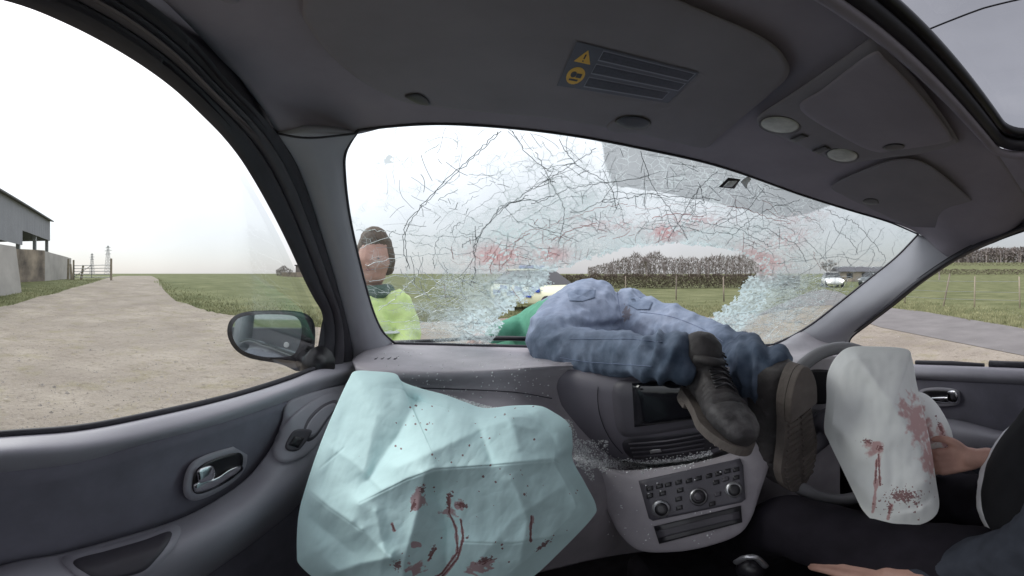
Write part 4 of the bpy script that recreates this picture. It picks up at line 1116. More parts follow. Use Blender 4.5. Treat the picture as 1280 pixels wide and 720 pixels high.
# seal and top frame of driver's window
tp = [(1058, 440, 1.12), (1060, 424, 1.115), (1085, 406, 1.11), (1115, 383, 1.10), (1150, 356, 1.095), (1190, 329, 1.08), (1230, 308, 1.065), (1280, 288, 1.05), (1340, 272, 1.04), (1420, 262, 1.03), (1500, 262, 1.03)]
tin = [(1056, 440, 1.10), (1058, 421, 1.105), (1082, 401, 1.10), (1112, 377, 1.095), (1146, 350, 1.085), (1190, 320, 1.07), (1230, 300, 1.055), (1280, 281, 1.04), (1340, 265, 1.03), (1420, 253, 1.02), (1500, 253, 1.02)]
doorR = surf('door', [[atX(*p) for p in [(1052, 462, 1.11), (1140, 468, 1.10), (1200, 470, 1.10), (1280, 474, 1.10), (1400, 478, 1.10), (1500, 478, 1.10)]],
                      [atX(*p) for p in [(1052, 500, 1.12), (1140, 505, 1.115), (1200, 510, 1.11), (1280, 514, 1.11), (1400, 520, 1.11), (1500, 520, 1.11)]],
                      [atX(*p) for p in [(1052, 620, 1.12), (1140, 640, 1.12), (1200, 660, 1.12), (1280, 670, 1.12), (1400, 680, 1.12), (1500, 680, 1.12)]]], m_doorf, car, 50, 30, .02)
doorR['label'] = 'driver door behind the white airbag'
surf('window_frame', [[atX(*p) for p in tp], [atX(x, y, X-.012) for x, y, X in [((a[0]+b_[0])/2, (a[1]+b_[1])/2, (a[2]+b_[2])/2) for a, b_ in zip(tp, tin)]], [atX(*p) for p in tin]], m_rub, doorR, 80, 8, .02)
surf('door_capping', [[atX(*p) for p in [(1052, 450, 1.15), (1140, 455, 1.14), (1200, 457, 1.14), (1280, 460, 1.14), (1400, 463, 1.14), (1500, 463, 1.14)]],
                      [atX(*p) for p in [(1052, 452, 1.11), (1140, 457, 1.10), (1200, 459, 1.10), (1280, 462, 1.10), (1400, 465, 1.10), (1500, 465, 1.10)]],
                      [atX(*p) for p in [(1052, 462, 1.09), (1140, 468, 1.08), (1200, 470, 1.08), (1280, 474, 1.08), (1400, 477, 1.08), (1500, 477, 1.08)]],
                      [atX(*p) for p in [(1052, 468, 1.11), (1140, 474, 1.10), (1200, 477, 1.10), (1280, 481, 1.10), (1400, 485, 1.10), (1500, 485, 1.10)]]], m_doorp, doorR, 60, 16, .004)
mb = MB(); mb.tube([atX(x, y, 1.13) for x, y in ((1145, 453), (1190, 454), (1230, 457))], .008, 8); mb.build('window_seal', m_rub, doorR, smooth=True)
mb = MB(); mb.tube([atX(x, y, 1.13) for x, y in ((1237, 455), (1260, 456), (1300, 457), (1400, 459))], .012, 8); mb.build('window_seal', m_rub, doorR, smooth=True)
handle(doorR, [(1148, 492), (1154, 486), (1175, 484), (1196, 487), (1200, 494), (1198, 505), (1180, 508), (1156, 506)], [(1152, 493), (1160, 488), (1190, 489), (1196, 495), (1193, 503), (1160, 503)],
       [(1156, 498), (1170, 496), (1185, 496), (1190, 500), (1184, 504), (1166, 502)], [(1184, 490), (1194, 488), (1198, 496), (1195, 504), (1186, 502)], 1.10)
surf('armrest', [[atX(*p) for p in [(1150, 520, 1.10), (1200, 525, 1.10), (1260, 540, 1.08), (1330, 545, 1.08)]], [atX(*p) for p in [(1150, 532, 1.05), (1200, 538, 1.04), (1260, 548, 1.02), (1330, 552, 1.02)]],
                 [atX(*p) for p in [(1150, 552, 1.04), (1200, 562, 1.03), (1260, 575, 1.02), (1330, 580, 1.02)]], [atX(*p) for p in [(1150, 570, 1.08), (1200, 580, 1.08), (1260, 590, 1.08), (1330, 600, 1.08)]]], m_doorp, doorR, 40, 20, .006)

rail_gap_filler([atX(x, y, X) for x, y, X in tin[6:]], -1)
# cabin shell: floor, rear pillars, rear seat wall so the light comes from windows only
def shell(name, c, s, mat): mb = MB(); mb.box(c, s); return mb.build(name, mat, car, bevel=.01)
shell('floor_pan', (.32, -.2, CZ-.98), (1.72, 2.9, .06), m_carpet)
shell('bulkhead', (.32, 1.12, CZ-.66), (1.62, .06, .6), m_carpet)
shell('sill_panel', (-.5, -.9, CZ-.68), (.06, 2.2, .75), m_doorp); shell('sill_panel', (1.14, -.9, CZ-.68), (.06, 2.2, .75), m_doorp)
shell('side_wall', (-.5, .42, CZ-.8), (.06, 1.5, .36), m_carpet); shell('side_wall', (1.15, .42, CZ-.78), (.06, 1.5, .5), m_carpet)
for sx, X in ((-1, -.45), (1, 1.1)):
    mb = MB(); mb.tube([(X-.02*sx, -.42, CZ-.28), (X-.06*sx if sx < 0 else X-.06, -.45, CZ+.05), (X+(.12 if sx < 0 else -.10), -.5, zroof(X+(.12 if sx < 0 else -.1), -.5)-.01)], .055, 10); mb.build('door_pillar', m_pillar, car, smooth=True)
    mb = MB(); mb.tube([(X, -1.6, CZ-.28), (X+(.1 if sx < 0 else -.1), -1.9, zroof(X, -1.9))], .1, 10); mb.build('door_pillar', m_pillar, car, smooth=True)
shell('tailgate', (.32, -2.0, CZ-.5), (1.6, .06, .6), m_doorp)
# bonnet and cowl
bw = []
for k in range(6):
    y = lerp(1.22, 2.15, k/5); z = CZ-lerp(.27, .52, (k/5)**1.3)
    bw.append([Vector((x, y-.06*((x-.32)/.7)**2, z-.06*((x-.32)/.75)**2)) for x in (-.45, -.2, .1, .32, .6, .9, 1.1)])
m_bonnet = M('silver_paint', (.33, .34, .36), .35, .05, metal=.6)
surf('bonnet', bw, m_bonnet, car, 40, 20, .01)
mb = MB(); mb.tube([atY(575, 422, 1.24), atY(640, 423, 1.24), atY(668, 424, 1.25)], .008, 8); mb.tube([atY(480, 428, 1.2), atY(575, 424, 1.24)], .006, 8); mb.build('wiper', m_black, car, smooth=True)
for s, X in ((-1, -.5), (1, 1.14)):
    mb = MB(); mb.box((X, 1.6, CZ-.78), (.1, 1.15, .5)); mb.build('front_wing', m_bonnet, car, bevel=.04)
    for y in (1.7,): 
        w = MB(); w.tube([(X-.12, y, .3), (X+.1, y, .3)], .3, 24); w.build('wheel', m_rub, car, smooth=False)
        w = MB(); w.tube([(X-.11, -1.3, .3), (X+.1, -1.3, .3)], .3, 24); w.build('wheel', m_rub, car, smooth=False)
mb = MB(); mb.box((.32, 2.2, CZ-.85), (1.55, .12, .45)); mb.build('bumper', m_bonnet, car, bevel=.04)

# dashboard -------------------------------------------------------------------
def YR(tab): return [at(x, y, r) for x, y, r in tab]
dr = [
 [pull(WS(x, y), -.01) for x, y in ((478, 424), (492, 429), (560, 431), (640, 433), (720, 435), (820, 435), (900, 435), (968, 431), (1010, 412), (1058, 425))],
 [atX(443, 447, -.405)]+[at(x, y, r) for x, y, r in ((470, 443, .99), (560, 445, 1.0), (640, 446, 1.0), (720, 444, 1.02), (820, 444, 1.06), (900, 445, 1.12), (970, 442, 1.2), (1010, 440, 1.27), (1054, 442, 1.3))],
 YR([(444, 456, .90), (480, 459, .86), (560, 461, .84), (640, 459, .84), (700, 456, .86), (800, 455, .88), (880, 456, .92), (970, 455, .98), (1010, 455, 1.06), (1052, 455, 1.12)]),
 YR([(445, 466, .88), (480, 470, .835), (560, 470, .815), (640, 466, .82), (700, 463, .86), (800, 462, .92), (880, 464, .89), (970, 464, .94), (1010, 464, 1.02), (1052, 466, 1.08)]),
 YR([(448, 480, .90), (490, 484, .86), (560, 486, .84), (640, 490, .83), (700, 500, .88), (800, 500, .96), (880, 500, .98), (970, 500, .97), (1010, 500, 1.04), (1050, 500, 1.1)]),
 YR([(450, 500, .88), (500, 510, .82), (560, 514, .78), (640, 525, .75), (715, 560, .80), (800, 560, .92), (880, 560, .95), (970, 560, .95), (1010, 560, 1.02), (1050, 560, 1.08)]),
 YR([(452, 540, .84), (500, 560, .75), (560, 565, .70), (640, 570, .67), (725, 583, .70), (800, 600, .88), (880, 600, .92), (970, 600, .95), (1010, 600, 1.0), (1050, 600, 1.05)]),
 YR([(455, 600, .84), (500, 630, .74), (560, 640, .68), (640, 640, .65), (728, 640, .66), (800, 640, .82), (880, 640, .9), (970, 640, .93), (1010, 640, .98), (1050, 640, 1.0)]),
 YR([(458, 650, .9), (500, 690, .78), (560, 710, .74), (640, 720, .72), (740, 700, .74), (800, 690, .9), (880, 680, .93), (970, 670, .95), (1010, 665, .98), (1050, 665, 1.0)])]
dash = surf('dashboard', dr, m_dash, car, 160, 130, .012)
dash['label'] = 'grey dashboard sprinkled with broken glass'
# seam lines
def line(name, pts, w, mat, par, d=.002):
    mb = MB(); mb.tube(spline(pts, 40), w, 6); return mb.build(name, mat, par, smooth=True)
line('dash_seam', [pull(p, .0015) for p in YR([(449, 481, .897), (490, 484, .857), (560, 486, .838), (640, 490, .828), (690, 498, .838)])], .0012, m_rub, dash)
# demister slots
for cx in (474, 482, 490, 498):
    mb = MB(); mb.tube([at(cx-5, 449.5, .93), at(cx+2, 446, .98)], .003, 6); mb.build('demister_slot', m_rub, dash)
# far dash around the instruments: hood
hood = [at(x, y, r) for x, y, r in ()]
pillow('instrument_hood', [(985, 470), (995, 455), (1020, 445), (1050, 447), (1075, 460), (1078, 500), (1060, 520), (1010, 515), (990, 500)], lambda a, b_: at(a, b_, 1.0), .0, m_dash, dash, base=0, back=.12, seg=60, rings=5, n=6)
pillow('instrument_panel', [(997, 478), (1008, 464), (1030, 462), (1052, 468), (1056, 495), (1030, 505), (1004, 500)], lambda a, b_: at(a, b_, 1.0), .0, m_black, dash, base=.002, back=0, seg=60, rings=5, n=6)

# centre pod with screen
POD = lambda px, py: at(px, py, .815-.0004*(px-800))
pod = [(694, 468), (720, 458), (800, 455), (880, 458), (930, 462), (938, 490), (934, 530), (915, 556), (880, 571), (830, 579), (790, 578), (755, 566), (726, 545), (706, 515), (697, 490)]
podo, _ = pillow('centre_pod', pod, POD, .055, M('pod_plastic', (.15, .14, .165), .5, .08, 5, .3, 450), dash, n=3.2, base=-.022, back=.15, rings=24, seg=140)
PODF = rayfit([podo], POD)
line('pod_seam', [pull(PODF(x, y), .003) for x, y in ((752, 463), (747, 490), (750, 520), (762, 548), (778, 567))], .0009, m_rub, dash)
pillow('screen_surround', [(768, 480), (800, 474), (880, 470), (925, 470), (928, 500), (926, 522), (880, 532), (800, 545), (776, 543), (768, 520)], PODF, .002, m_dashd, dash, base=.006, back=.02, seg=80, rings=6, n=6)
pillow('screen', [(790, 479), (860, 475), (916, 474), (918, 518), (870, 524), (793, 534)], PODF, .0, m_gloss, dash, base=.0095, back=0, straight=True, seg=48, rings=4, n=6)
pillow('vent', [(780, 551), (830, 545), (880, 538), (924, 530), (918, 548), (880, 565), (830, 574), (790, 573)], PODF, .0, m_rub, dash, base=.002, back=.01, seg=80, rings=4, n=6)
for k in range(4):
    f = k/3; y0, y1 = lerp(555, 571, f), lerp(543, 560, f)
    mb = MB(); mb.tube([pull(PODF(786+f*6, y0), .005), pull(PODF(835, (y0+y1)/2+2), .006), pull(PODF(880, y1), .005)], .0022, 6); mb.build('vent_slat', m_dashd, dash, smooth=True)
pillow('vent_tab', [(812, 563), (826, 561), (827, 565), (813, 567)], PODF, .002, m_silver, dash, base=.008, back=0, straight=True, seg=16, rings=3)

# centre stack
STK = lambda px, py: at(px, py, .70-.0009*(py-640)+.00012*abs(px-860))
stk = [(738, 584), (780, 588), (830, 584), (880, 576), (930, 560), (957, 546), (966, 556), (962, 580), (950, 615), (938, 650), (920, 670), (880, 684), (840, 690), (800, 688), (775, 668), (760, 640), (745, 612)]
st, _ = pillow('centre_stack', stk, STK, .02, m_dash, car, n=5, base=.0, back=.2, rings=16, seg=140)
STF = lambda px, py: pull(STK(px, py), .021)
pillow('radio', [(798, 601), (925, 573), (929, 582), (932, 624), (927, 628), (816, 651), (811, 648)], STF, .001, m_dashd, st, base=.003, back=.02, straight=True, seg=70, rings=6, n=8)
pillow('slot', [(817, 658), (926, 632), (928, 653), (824, 680)], STF, .0, m_black, st, base=.003, back=.01, straight=True, seg=48, rings=4, n=8)
pillow('slot_flap', [(820, 664), (924, 639), (925, 648), (823, 673)], STF, .001, m_frame, st, base=.005, back=0, straight=True, seg=48, rings=4, n=8)
def knob(cx, cy, r, ring=True):
    o, _ = pillow('knob', ellp(cx, cy, r, r*.96, 0), STF, .004, m_silver, st, base=.010, back=.0, seg=40, rings=6, n=6)
    pillow('knob_face', ellp(cx+.6, cy+.6, r*.74, r*.72, 0), STF, .003, m_black, st, base=.0135, back=0, seg=32, rings=5, n=4)
knob(826, 636, 11.5); knob(917, 612, 10.5)
pillow('dial_ring', ellp(873, 621, 12, 11.5, 0), STF, .001, m_frame, st, base=.007, back=0, seg=40, rings=3); pillow('dial_track', ellp(873, 621, 10.8, 10.3, 0), STF, .001, m_silver, st, base=.008, back=0, seg=40, rings=3)
pillow('dial_inner', ellp(873, 621, 9.3, 8.8, 0), STF, .001, m_black, st, base=.0092, back=0, seg=40, rings=3); pillow('dial_button', ellp(873, 621, 6, 5.6, 0), STF, .003, m_frame, st, base=.0105, back=0, seg=32, rings=4)
for bx, by in ((812, 611), (824, 608), (835, 606), (812, 620), (828, 617), (848, 603), (861, 601), (873, 598), (886, 595), (898, 592), (909, 589), (920, 587), (850, 613), (895, 603), (848, 624), (897, 618), (849, 635), (890, 630), (920, 597), (907, 599)):
    pillow('button', [(bx-4, by-2), (bx+4, by-4), (bx+4.4, by+1.5), (bx-3.6, by+3.4)], STF, .0008, m_black if (bx+by) % 3 else m_frame, st, base=.0052, back=0, straight=True, seg=16, rings=2)
for bx, by in ((808, 607), (822, 604), (811, 617), (826, 614), (869, 600), (901, 590)):
    pillow('button_mark', [(bx-1.4, by-.7), (bx+1.4, by-1), (bx+1.4, by+.6), (bx-1.4, by+.9)], STF, 0, m_silver, st, base=.0068, back=0, straight=True, seg=8, rings=1)

# gear lever
mb = MB(); mb.ell(at(938, 712, .66), (.026, .026, .03)); gk = mb.build('gear_knob', m_black, car, smooth=True)
mb = MB(); mb.tube(spline([at(920, 703, .62), at(932, 697, .612), at(945, 697, .612), at(957, 708, .62)], 14), [.006]*14, 8); mb.build('knob_cap', m_silver, gk, smooth=True)
mb = MB(); mb.tube([at(938, 722, .67), Vector((.34, .48, CZ-.95))], [.012, .03], 10); mb.build('lever', m_black, gk, smooth=True)
# console tunnel
mb = MB(); mb.box((.36, .2, CZ-.88), (.22, 1.3, .22)); mb.build('centre_tunnel', m_carpet, car, bevel=.03)
# glovebox lower detail left: seat runner clip
line('seat_lever', [at(232, 712, .62), at(250, 706, .63), at(268, 703, .64)], .004, m_silver, car)

# steering wheel --------------------------------------------------------------
WC = at(1060, 531, .94)
ax = Vector((-.12, -.95, .24)).normalized()      # column axis pointing at the driver
ux = ax.cross(Vector((0, 0, 1))).normalized(); uy = ux.cross(ax).normalized()
if uy.z < 0: uy = -uy
mb = MB(); R0 = .2
mb.tube([WC+ux*cos(2*pi*k/48)*R0+uy*sin(2*pi*k/48)*R0 for k in range(49)], .0165, 12, cap=False)
sw = mb.build('steering_wheel', M('wheel_rubber', (.2, .2, .21), .5, .08, 6, .2, 400), car, smooth=True)
for a in (-160, -20, -90):
    a = radians(a); mb = MB(); mb.tube([WC-ax*.03+(ux*cos(a)+uy*sin(a))*.04, WC+(ux*cos(a)+uy*sin(a))*R0], [.022, .013], 8); mb.build('spoke', m_dashd, sw, smooth=True)
mb = MB(); mb.ell(WC-ax*.03, (.07, .07, .045)); mb.build('hub', m_dashd, sw, smooth=True)
mb = MB(); mb.tube([WC-ax*.04, WC-ax*.35], .045, 14); mb.build('column', m_dashd, sw, smooth=True)
mb = MB(); mb.tube([WC-ax*.1, WC-ax*.1+ux*-.0+Vector((-.16, .0, .02))], [.01, .007], 10); mb.build('stalk', m_black, sw, smooth=True)

# airbags ------------------------------------------------------------------------
folds = [([(449, 629), (508, 598), (543, 586), (601, 582), (694, 574)], .016, 20), ([(496, 584), (550, 560), (609, 533), (671, 514)], .016, 26), ([(383, 611), (410, 632), (438, 652)], .012, 14),
         ([(418, 716), (452, 704), (488, 697)], .016, 13), ([(453, 662), (470, 680), (488, 697)], .010, 10), ([(531, 594), (522, 640), (508, 690), (500, 740)], .020, 26), ([(698, 576), (715, 605), (735, 632)], .012, 14),
         ([(430, 520), (402, 610)], -.008, 26), ([(460, 600), (500, 540), (520, 500)], -.022, 26), ([(545, 620), (560, 660), (556, 720)], -.022, 26), ([(600, 540), (614, 575)], -.014, 17), ([(578, 677), (640, 678), (712, 668)], .008, 12), ([(640, 520), (648, 560)], .008, 14),
         ([(415, 560), (445, 580), (475, 610)], .006, 10), ([(500, 480), (530, 505), (560, 515)], -.008, 14), ([(660, 515), (690, 545), (700, 572)], -.011, 12), ([(390, 650), (440, 690)], -.008, 18), ([(640, 600), (660, 650), (650, 700)], .012, 22), ([(436, 476), (470, 520), (455, 590)], .007, 20),
         ([(630, 512), (640, 530), (664, 536)], .006, 7), ([(600, 700), (640, 650), (700, 610)], .006, 16), ([(470, 640), (480, 690), (470, 740)], .01, 18)]
seams = [[(449, 629), (508, 600), (543, 587), (601, 583), (694, 575), (699, 580)], [(383, 612), (410, 634), (438, 654), (452, 664)], [(578, 678), (640, 680), (712, 669)], [(430, 560), (400, 585)]]
def bagbump(x, y, rho):
    s = 0
    for pl, h, w in folds:
        d = poly_d(x, y, pl)
        if d < w*4.5: s += 1.5*h*max(0, exp(-sqrt(d*d+4)/w)-exp(-4.5))
    for pl in seams:
        d = poly_d(x, y, pl)
        if d < 6: s -= .0016*exp(-(d/1.0)**2)
    s += .006*noise.noise(Vector((x*.018, y*.018, 2)))+.0022*noise.noise(Vector((x*.06, y*.04, 5)))+.0022*abs(noise.noise(Vector((x*.035+y*.02, y*.03-x*.012, 8))))+.0011*abs(noise.noise(Vector((x*.07+y*.05, y*.05-x*.02, 8))))+.0003*noise.noise(Vector((x*.2, y*.12+x*.08, 3)))
    return s*clamp((1-rho)*7, .0, 1)
bag_out = [(444, 464), (466, 464), (494, 467), (503, 477), (528, 486), (555, 493), (580, 502), (606, 510), (640, 507), (672, 507), (690, 514), (712, 531), (716, 556), (716, 575), (732, 605), (745, 632), (740, 648), (700, 690), (665, 722), (620, 750), (540, 775), (470, 770), (410, 735), (376, 708), (371, 690), (373, 645), (383, 606), (400, 556), (420, 508), (436, 474)]
def BAG(px, py): return at(px, py, .585+.0006*(560-py)+.0006*max(0, 600-py)**2/(max(0, 600-py)+60)+.00018*sqrt((px-560)**2+400))
m_bag = M('aqua_airbag_cloth', (.64, .87, .87), .7, .04, 14, .3, 1200, spec=.3, bump2=.07, bs2=26)
m_bag = stain(m_bag, 'pink', (.45, .26, .27), 90, .45, .62, .85); m_bag = stain(m_bag, 'dark', (.2, .085, .085), 260, .42, .52, .9)
pb, info = pillow('passenger_airbag', bag_out, BAG, .075, m_bag, car, n=2.6, base=0, back=.06, rings=170, seg=520, bump=bagbump, cen=(560, 610), backdome=False)
pb['label'] = 'crumpled pale aqua passenger airbag with blood marks'
pink = [(522, 624, 11, 20, .35), (560, 640, 11, 10, 0), (519, 680, 8, 6, 0), (520, 710, 14, 12, 0), (600, 708, 22, 10, -.3), (575, 632, 9, 7, 0), (666, 648, 3.5, 6, 0)]
drk = [(528, 612, 5, 6, 0), (517, 632, 4, 8, .4), (562, 618, 6, 5, 0), (578, 632, 9, 5, .3), (497, 706, 6, 8, 0), (540, 690, 4, 10, .3), (607, 700, 14, 5, -.3), (678, 682, 14, 4, -.6), (560, 628, 3, 9, 0)]
drips = [[(561, 640), (570, 660), (572, 690), (553, 716), (540, 725)], [(576, 650), (579, 672), (572, 698), (552, 722)], [(664, 645), (663, 676)], [(561, 618), (562, 640)], [(490, 655), (493, 663)], [(536, 700), (545, 685)]]
dots = [(random.Random(k).uniform(485, 730), random.Random(k+999).uniform(505, 715), random.Random(k+77).choice((.7, .9, 1.4))) for k in range(70)]+[(520, 507, 1.6), (517, 520, 1.2), (519, 530, 1.2), (534, 530, 1.5), (533, 537, 1.4), (540, 508, 1), (541, 530, 1.), (528, 512, .9), (604, 596, 1.6), (656, 618, 2.), (631, 518, 1.3), (612, 548, 1.4), (664, 676, 1.8), (584, 672, 2), (628, 686, 1.5)]
def stains(o, info, pink, drk, drips, dots, drips_pink=()):
    P_, D_ = [], []
    for x, y in info:
        p_ = max([gs(x, y, *q) for q in pink]+[0]); d_ = .8*max([gs(x, y, *q) for q in drk]+[0])
        for dp in drips:
            d = poly_d(x, y, dp)
            if d < 4: d_ = max(d_, 1.1*exp(-(d/1.1)**2)); p_ = max(p_, 1.0*exp(-(d/2.4)**2))
        for dp in drips_pink:
            d = poly_d(x, y, dp)
            if d < 6: p_ = max(p_, 1.1*exp(-(d/2.6)**2))
        for a, b_, s in dots:
            if abs(x-a) < 4 and abs(y-b_) < 4: d_ = max(d_, 1.1*exp(-((x-a)**2+(y-b_)**2)/(s*s)))
        P_.append(p_); D_.append(d_)
    attr(o, 'pink', P_); attr(o, 'dark', D_)
stains(pb, info, pink, drk, drips, dots)

m_bagw = M('white_airbag_cloth', (.84, .86, .84), .7, .04, 14, .3, 1200, spec=.3, bump2=.07, bs2=26)
m_bagw = stain(m_bagw, 'pink', (.55, .28, .27), 60, .42, .75, .8); m_bagw = stain(m_bagw, 'dark', (.24, .1, .1), 260, .42, .52, .9)
wb_out = [(1036, 462), (1046, 445), (1062, 434), (1092, 433), (1132, 436), (1140, 448), (1146, 480), (1156, 520), (1164, 560), (1170, 600), (1174, 632), (1166, 648), (1146, 657), (1120, 661), (1098, 655), (1080, 640), (1068, 618), (1052, 585), (1036, 552), (1030, 535), (1033, 500), (1033, 478)]
wf = [([(1072, 446), (1096, 480), (1122, 515), (1150, 560), (1160, 600)], .022, 12), ([(1034, 520), (1060, 550), (1100, 590), (1130, 640)], .006, 26), ([(1060, 438), (1048, 480), (1036, 520)], .008, 12), ([(1070, 600), (1100, 640), (1150, 640)], .008, 14), ([(1128, 440), (1138, 500)], -.006, 10), ([(1082, 480), (1070, 540), (1090, 600)], -.012, 28), ([(1072, 632), (1100, 642), (1140, 636), (1160, 625)], -.007, 6), ([(1045, 532), (1030, 528)], .006, 7)]
def wbump(x, y, rho):
    s = sum(h*exp(-sqrt(poly_d(x, y, pl)**2+10)/w) for pl, h, w in wf)
    s += .005*noise.noise(Vector((x*.03, y*.03, 2)))+.002*noise.noise(Vector((x*.1, y*.06, 5)))
    return s*clamp((1-rho)*7, 0, 1)
def WB(px, py): return at(px, py, .78-.0009*(py-540))
for p_ in bpy.data.objects['mirror_glass'].data.polygons: p_.use_smooth = False
db, info = pillow('driver_airbag', wb_out, WB, .06, m_bagw, car, n=2.6, base=0, back=.05, rings=90, seg=320, bump=wbump)
db['label'] = 'tall white driver airbag with blood marks'
stains(db, info, [(1092, 560, 14, 12, .3), (1148, 530, 18, 48, -.3), (1132, 512, 12, 14, 0), (1160, 575, 10, 26, 0)], [(1084, 552, 9, 4, .2), (1100, 560, 5, 4, 0), (1112, 636, 4, 10, 0), (1130, 620, 22, 10, 0)], [[(1098, 568), (1100, 606)], [(1096, 575), (1094, 604)]],
       [(random.Random(k+5).gauss(1135, 22), random.Random(k+500).gauss(622, 12), random.Random(k+7).choice((.7, 1., 1.4))) for k in range(55)], [[(1096, 600), (1091, 640)], [(1114, 632), (1110, 648)]])
pk_out = [(1140, 492), (1156, 492), (1172, 506), (1186, 530), (1192, 552), (1190, 575), (1180, 590), (1160, 592), (1150, 560), (1142, 520)]
lb, info = pillow('airbag_lobe', pk_out, lambda a, b_: at(a, b_, .86), .05, m_bagw, db, n=2.6, base=0, back=.06, rings=50, seg=160)
stains(lb, info, [(1150, 530, 16, 40, -.3), (1178, 545, 8, 22, -.3), (1165, 590, 20, 8, 0)], [(1176, 536, 2.5, 14, -.4), (1185, 556, 2, 9, -.3)], [], [(1170, 520, 1.5), (1182, 560, 1.5)])
lb['label'] = 'pinkish blood smeared side of the driver airbag'

# broken glass on the dash ---------------------------------------------------------
m_shard = M('glass_crumbs', (.8, .84, .84), .12, .25, 200, spec=.8)
rnd = random.Random(3)
sh = MB()
dg = bpy.context.evaluated_depsgraph_get(); dg.update()
from mathutils.bvhtree import BVHTree
bv = BVHTree.FromObject(dash, dg); bv2 = BVHTree.FromObject(st, dg); bv3 = BVHTree.FromObject(podo, dg)
dinv = dash.matrix_world.inverted()
def hit(px, py):
    o_ = CAM; d_ = (at(px, py, 1)-CAM).normalized(); best = None
    for ob, b__ in ((dash, bv), (st, bv2), (podo, bv3)):
        mwi = ob.matrix_world.inverted(); lo_ = mwi @ o_; ld = (mwi.to_3x3() @ d_).normalized()
        r_ = b__.ray_cast(lo_, ld)
        if r_[0] is not None:
            w_ = ob.matrix_world @ r_[0]
            if best is None or (w_-CAM).length < (best-CAM).length: best = w_
    return best
zone = []
for _ in range(2300):
    t_ = rnd.random(); 
    x = lerp(556, 742, t_**.8); y0 = interp([(540, 488), (606, 507), (716, 526), (722, 545), (745, 572)], x); zone.append((x, y0+abs(rnd.gauss(0, 5)) if x < 712 else y0+rnd.uniform(2, 36)))
for _ in range(1900):
    t_ = rnd.random(); x = lerp(718, 890, t_); zone.append((x, interp([(718, 568), (760, 581), (800, 584), (850, 579), (890, 570)], x)+rnd.gauss(-2 if x > 760 else 3, 3.5)))
for _ in range(500): zone.append((rnd.uniform(716, 760), rnd.uniform(550, 584)))
for _ in range(160): zone.append((rnd.uniform(480, 690), rnd.uniform(440, 500)))
for _ in range(60): zone.append((rnd.uniform(760, 900), rnd.uniform(590, 680)))
for x, y in zone:
    h_ = hit(x, y)
    if h_ is None: continue
    s = rnd.uniform(.0006, .0019); R_ = Matrix.Rotation(rnd.uniform(0, 6), 3, Vector((rnd.gauss(0, 1), rnd.gauss(0, 1), rnd.gauss(0, 1))).normalized())
    sh.box(pull(h_, s*.6), (s*2, s*1.5, s), M=R_)
tag(sh.build('broken_glass', m_shard), 'crumbs of broken windscreen glass scattered along the dashboard', 'broken glass', kind='stuff')
# bits of hanging glass along the hole, larger plates
hp = MB()
for k in range(70):
    i = rnd.randrange(0, 16); a, b_ = hole[i], hole[i+1]; t_ = rnd.random(); x, y = lerp(a[0], b_[0], t_)+rnd.gauss(0, 3), lerp(a[1], b_[1], t_)+rnd.gauss(0, 3)
    if not in_ws(x, y): continue
    P = pull(WS(x, y), rnd.uniform(-.004, .006)); s = rnd.uniform(.003, .009)
    R_ = Matrix.Rotation(rnd.uniform(-.8, .8), 3, 'X') @ Matrix.Rotation(rnd.uniform(0, 3), 3, 'Y')
    hp.box(P, (s, .002, s*rnd.uniform(.5, 1.2)), M=R_)


# =================================================================== PEOPLE
def foldn(scale, amp, sq=(1, 1, 1), seed=0):
    def f(co):
        v = Vector((co.x*scale*sq[0], co.y*scale*sq[1], co.z*scale*sq[2]+seed))
        return amp*(1-2*abs(noise.noise(v)))*.6+amp*.5*noise.noise(v*2.3)
    return f
# --- person thrown through the windscreen
vic = thing('person', 'person in faded blue jeans and black boots lying through the smashed windscreen', 'person', at(752, 430, 1.3))
m_jean = M('faded_denim', (.155, .2, .275), .9, .18, 9, .4, 900, col2=(.2, .245, .33), spec=.2, bump2=.25, bs2=60)
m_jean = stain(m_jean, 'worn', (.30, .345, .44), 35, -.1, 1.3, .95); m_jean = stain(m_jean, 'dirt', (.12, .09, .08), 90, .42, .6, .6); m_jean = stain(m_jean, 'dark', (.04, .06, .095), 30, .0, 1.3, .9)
jc = [
 [(at(735, 395, 1.42), .125), (at(738, 398, 1.33), .13), (at(728, 402, 1.26), .115)],
 [(at(779, 400, 1.44), .114), (at(784, 402, 1.36), .116)],
 [(at(728, 398, 1.36), .122), (at(712, 408, 1.22), .105), (at(700, 424, 1.1), .09), (at(702, 436, 1.0), .070)],
 [(at(702, 436, 1.0), .070), (at(735, 441, .91), .057), (at(775, 442, .84), .047), (at(815, 446, .775), .043), (at(842, 450, .735), .043)],
 [(at(780, 404, 1.38), .108), (at(824, 409, 1.25), .082), (at(864, 422, 1.14), .066), (at(894, 433, 1.06), .057)],
 [(at(894, 433, 1.06), .057), (at(914, 442, .98), .052), (at(934, 452, .89), .053), (at(951, 464, .79), .057)],
 [(at(720, 402, 1.5), .12), (at(700, 404, 1.6), .115)]]
def jfold(co):
    # soft large folds, tight bunching near the cuffs
    x_, y_ = back_px(co)
    a = .004*noise.noise(co*12)+.0038*(1-2*abs(noise.noise(Vector((co.x*20, co.y*14, co.z*30)))))
    cf = max(sstep(770, 835, x_)*sstep(400, 430, y_)*(x_ < 880), sstep(890, 930, x_))
    b_ = .012*cf*(1-2.6*abs(noise.noise(Vector((x_*.055, y_*.022, 3)))))+.0055*(1-2.6*abs(noise.noise(Vector((x_*.03+y_*.02, y_*.03, 6)))))+.002*(1-2.6*abs(noise.noise(Vector((x_*.09, y_*.05, 6)))))
    return a+b_
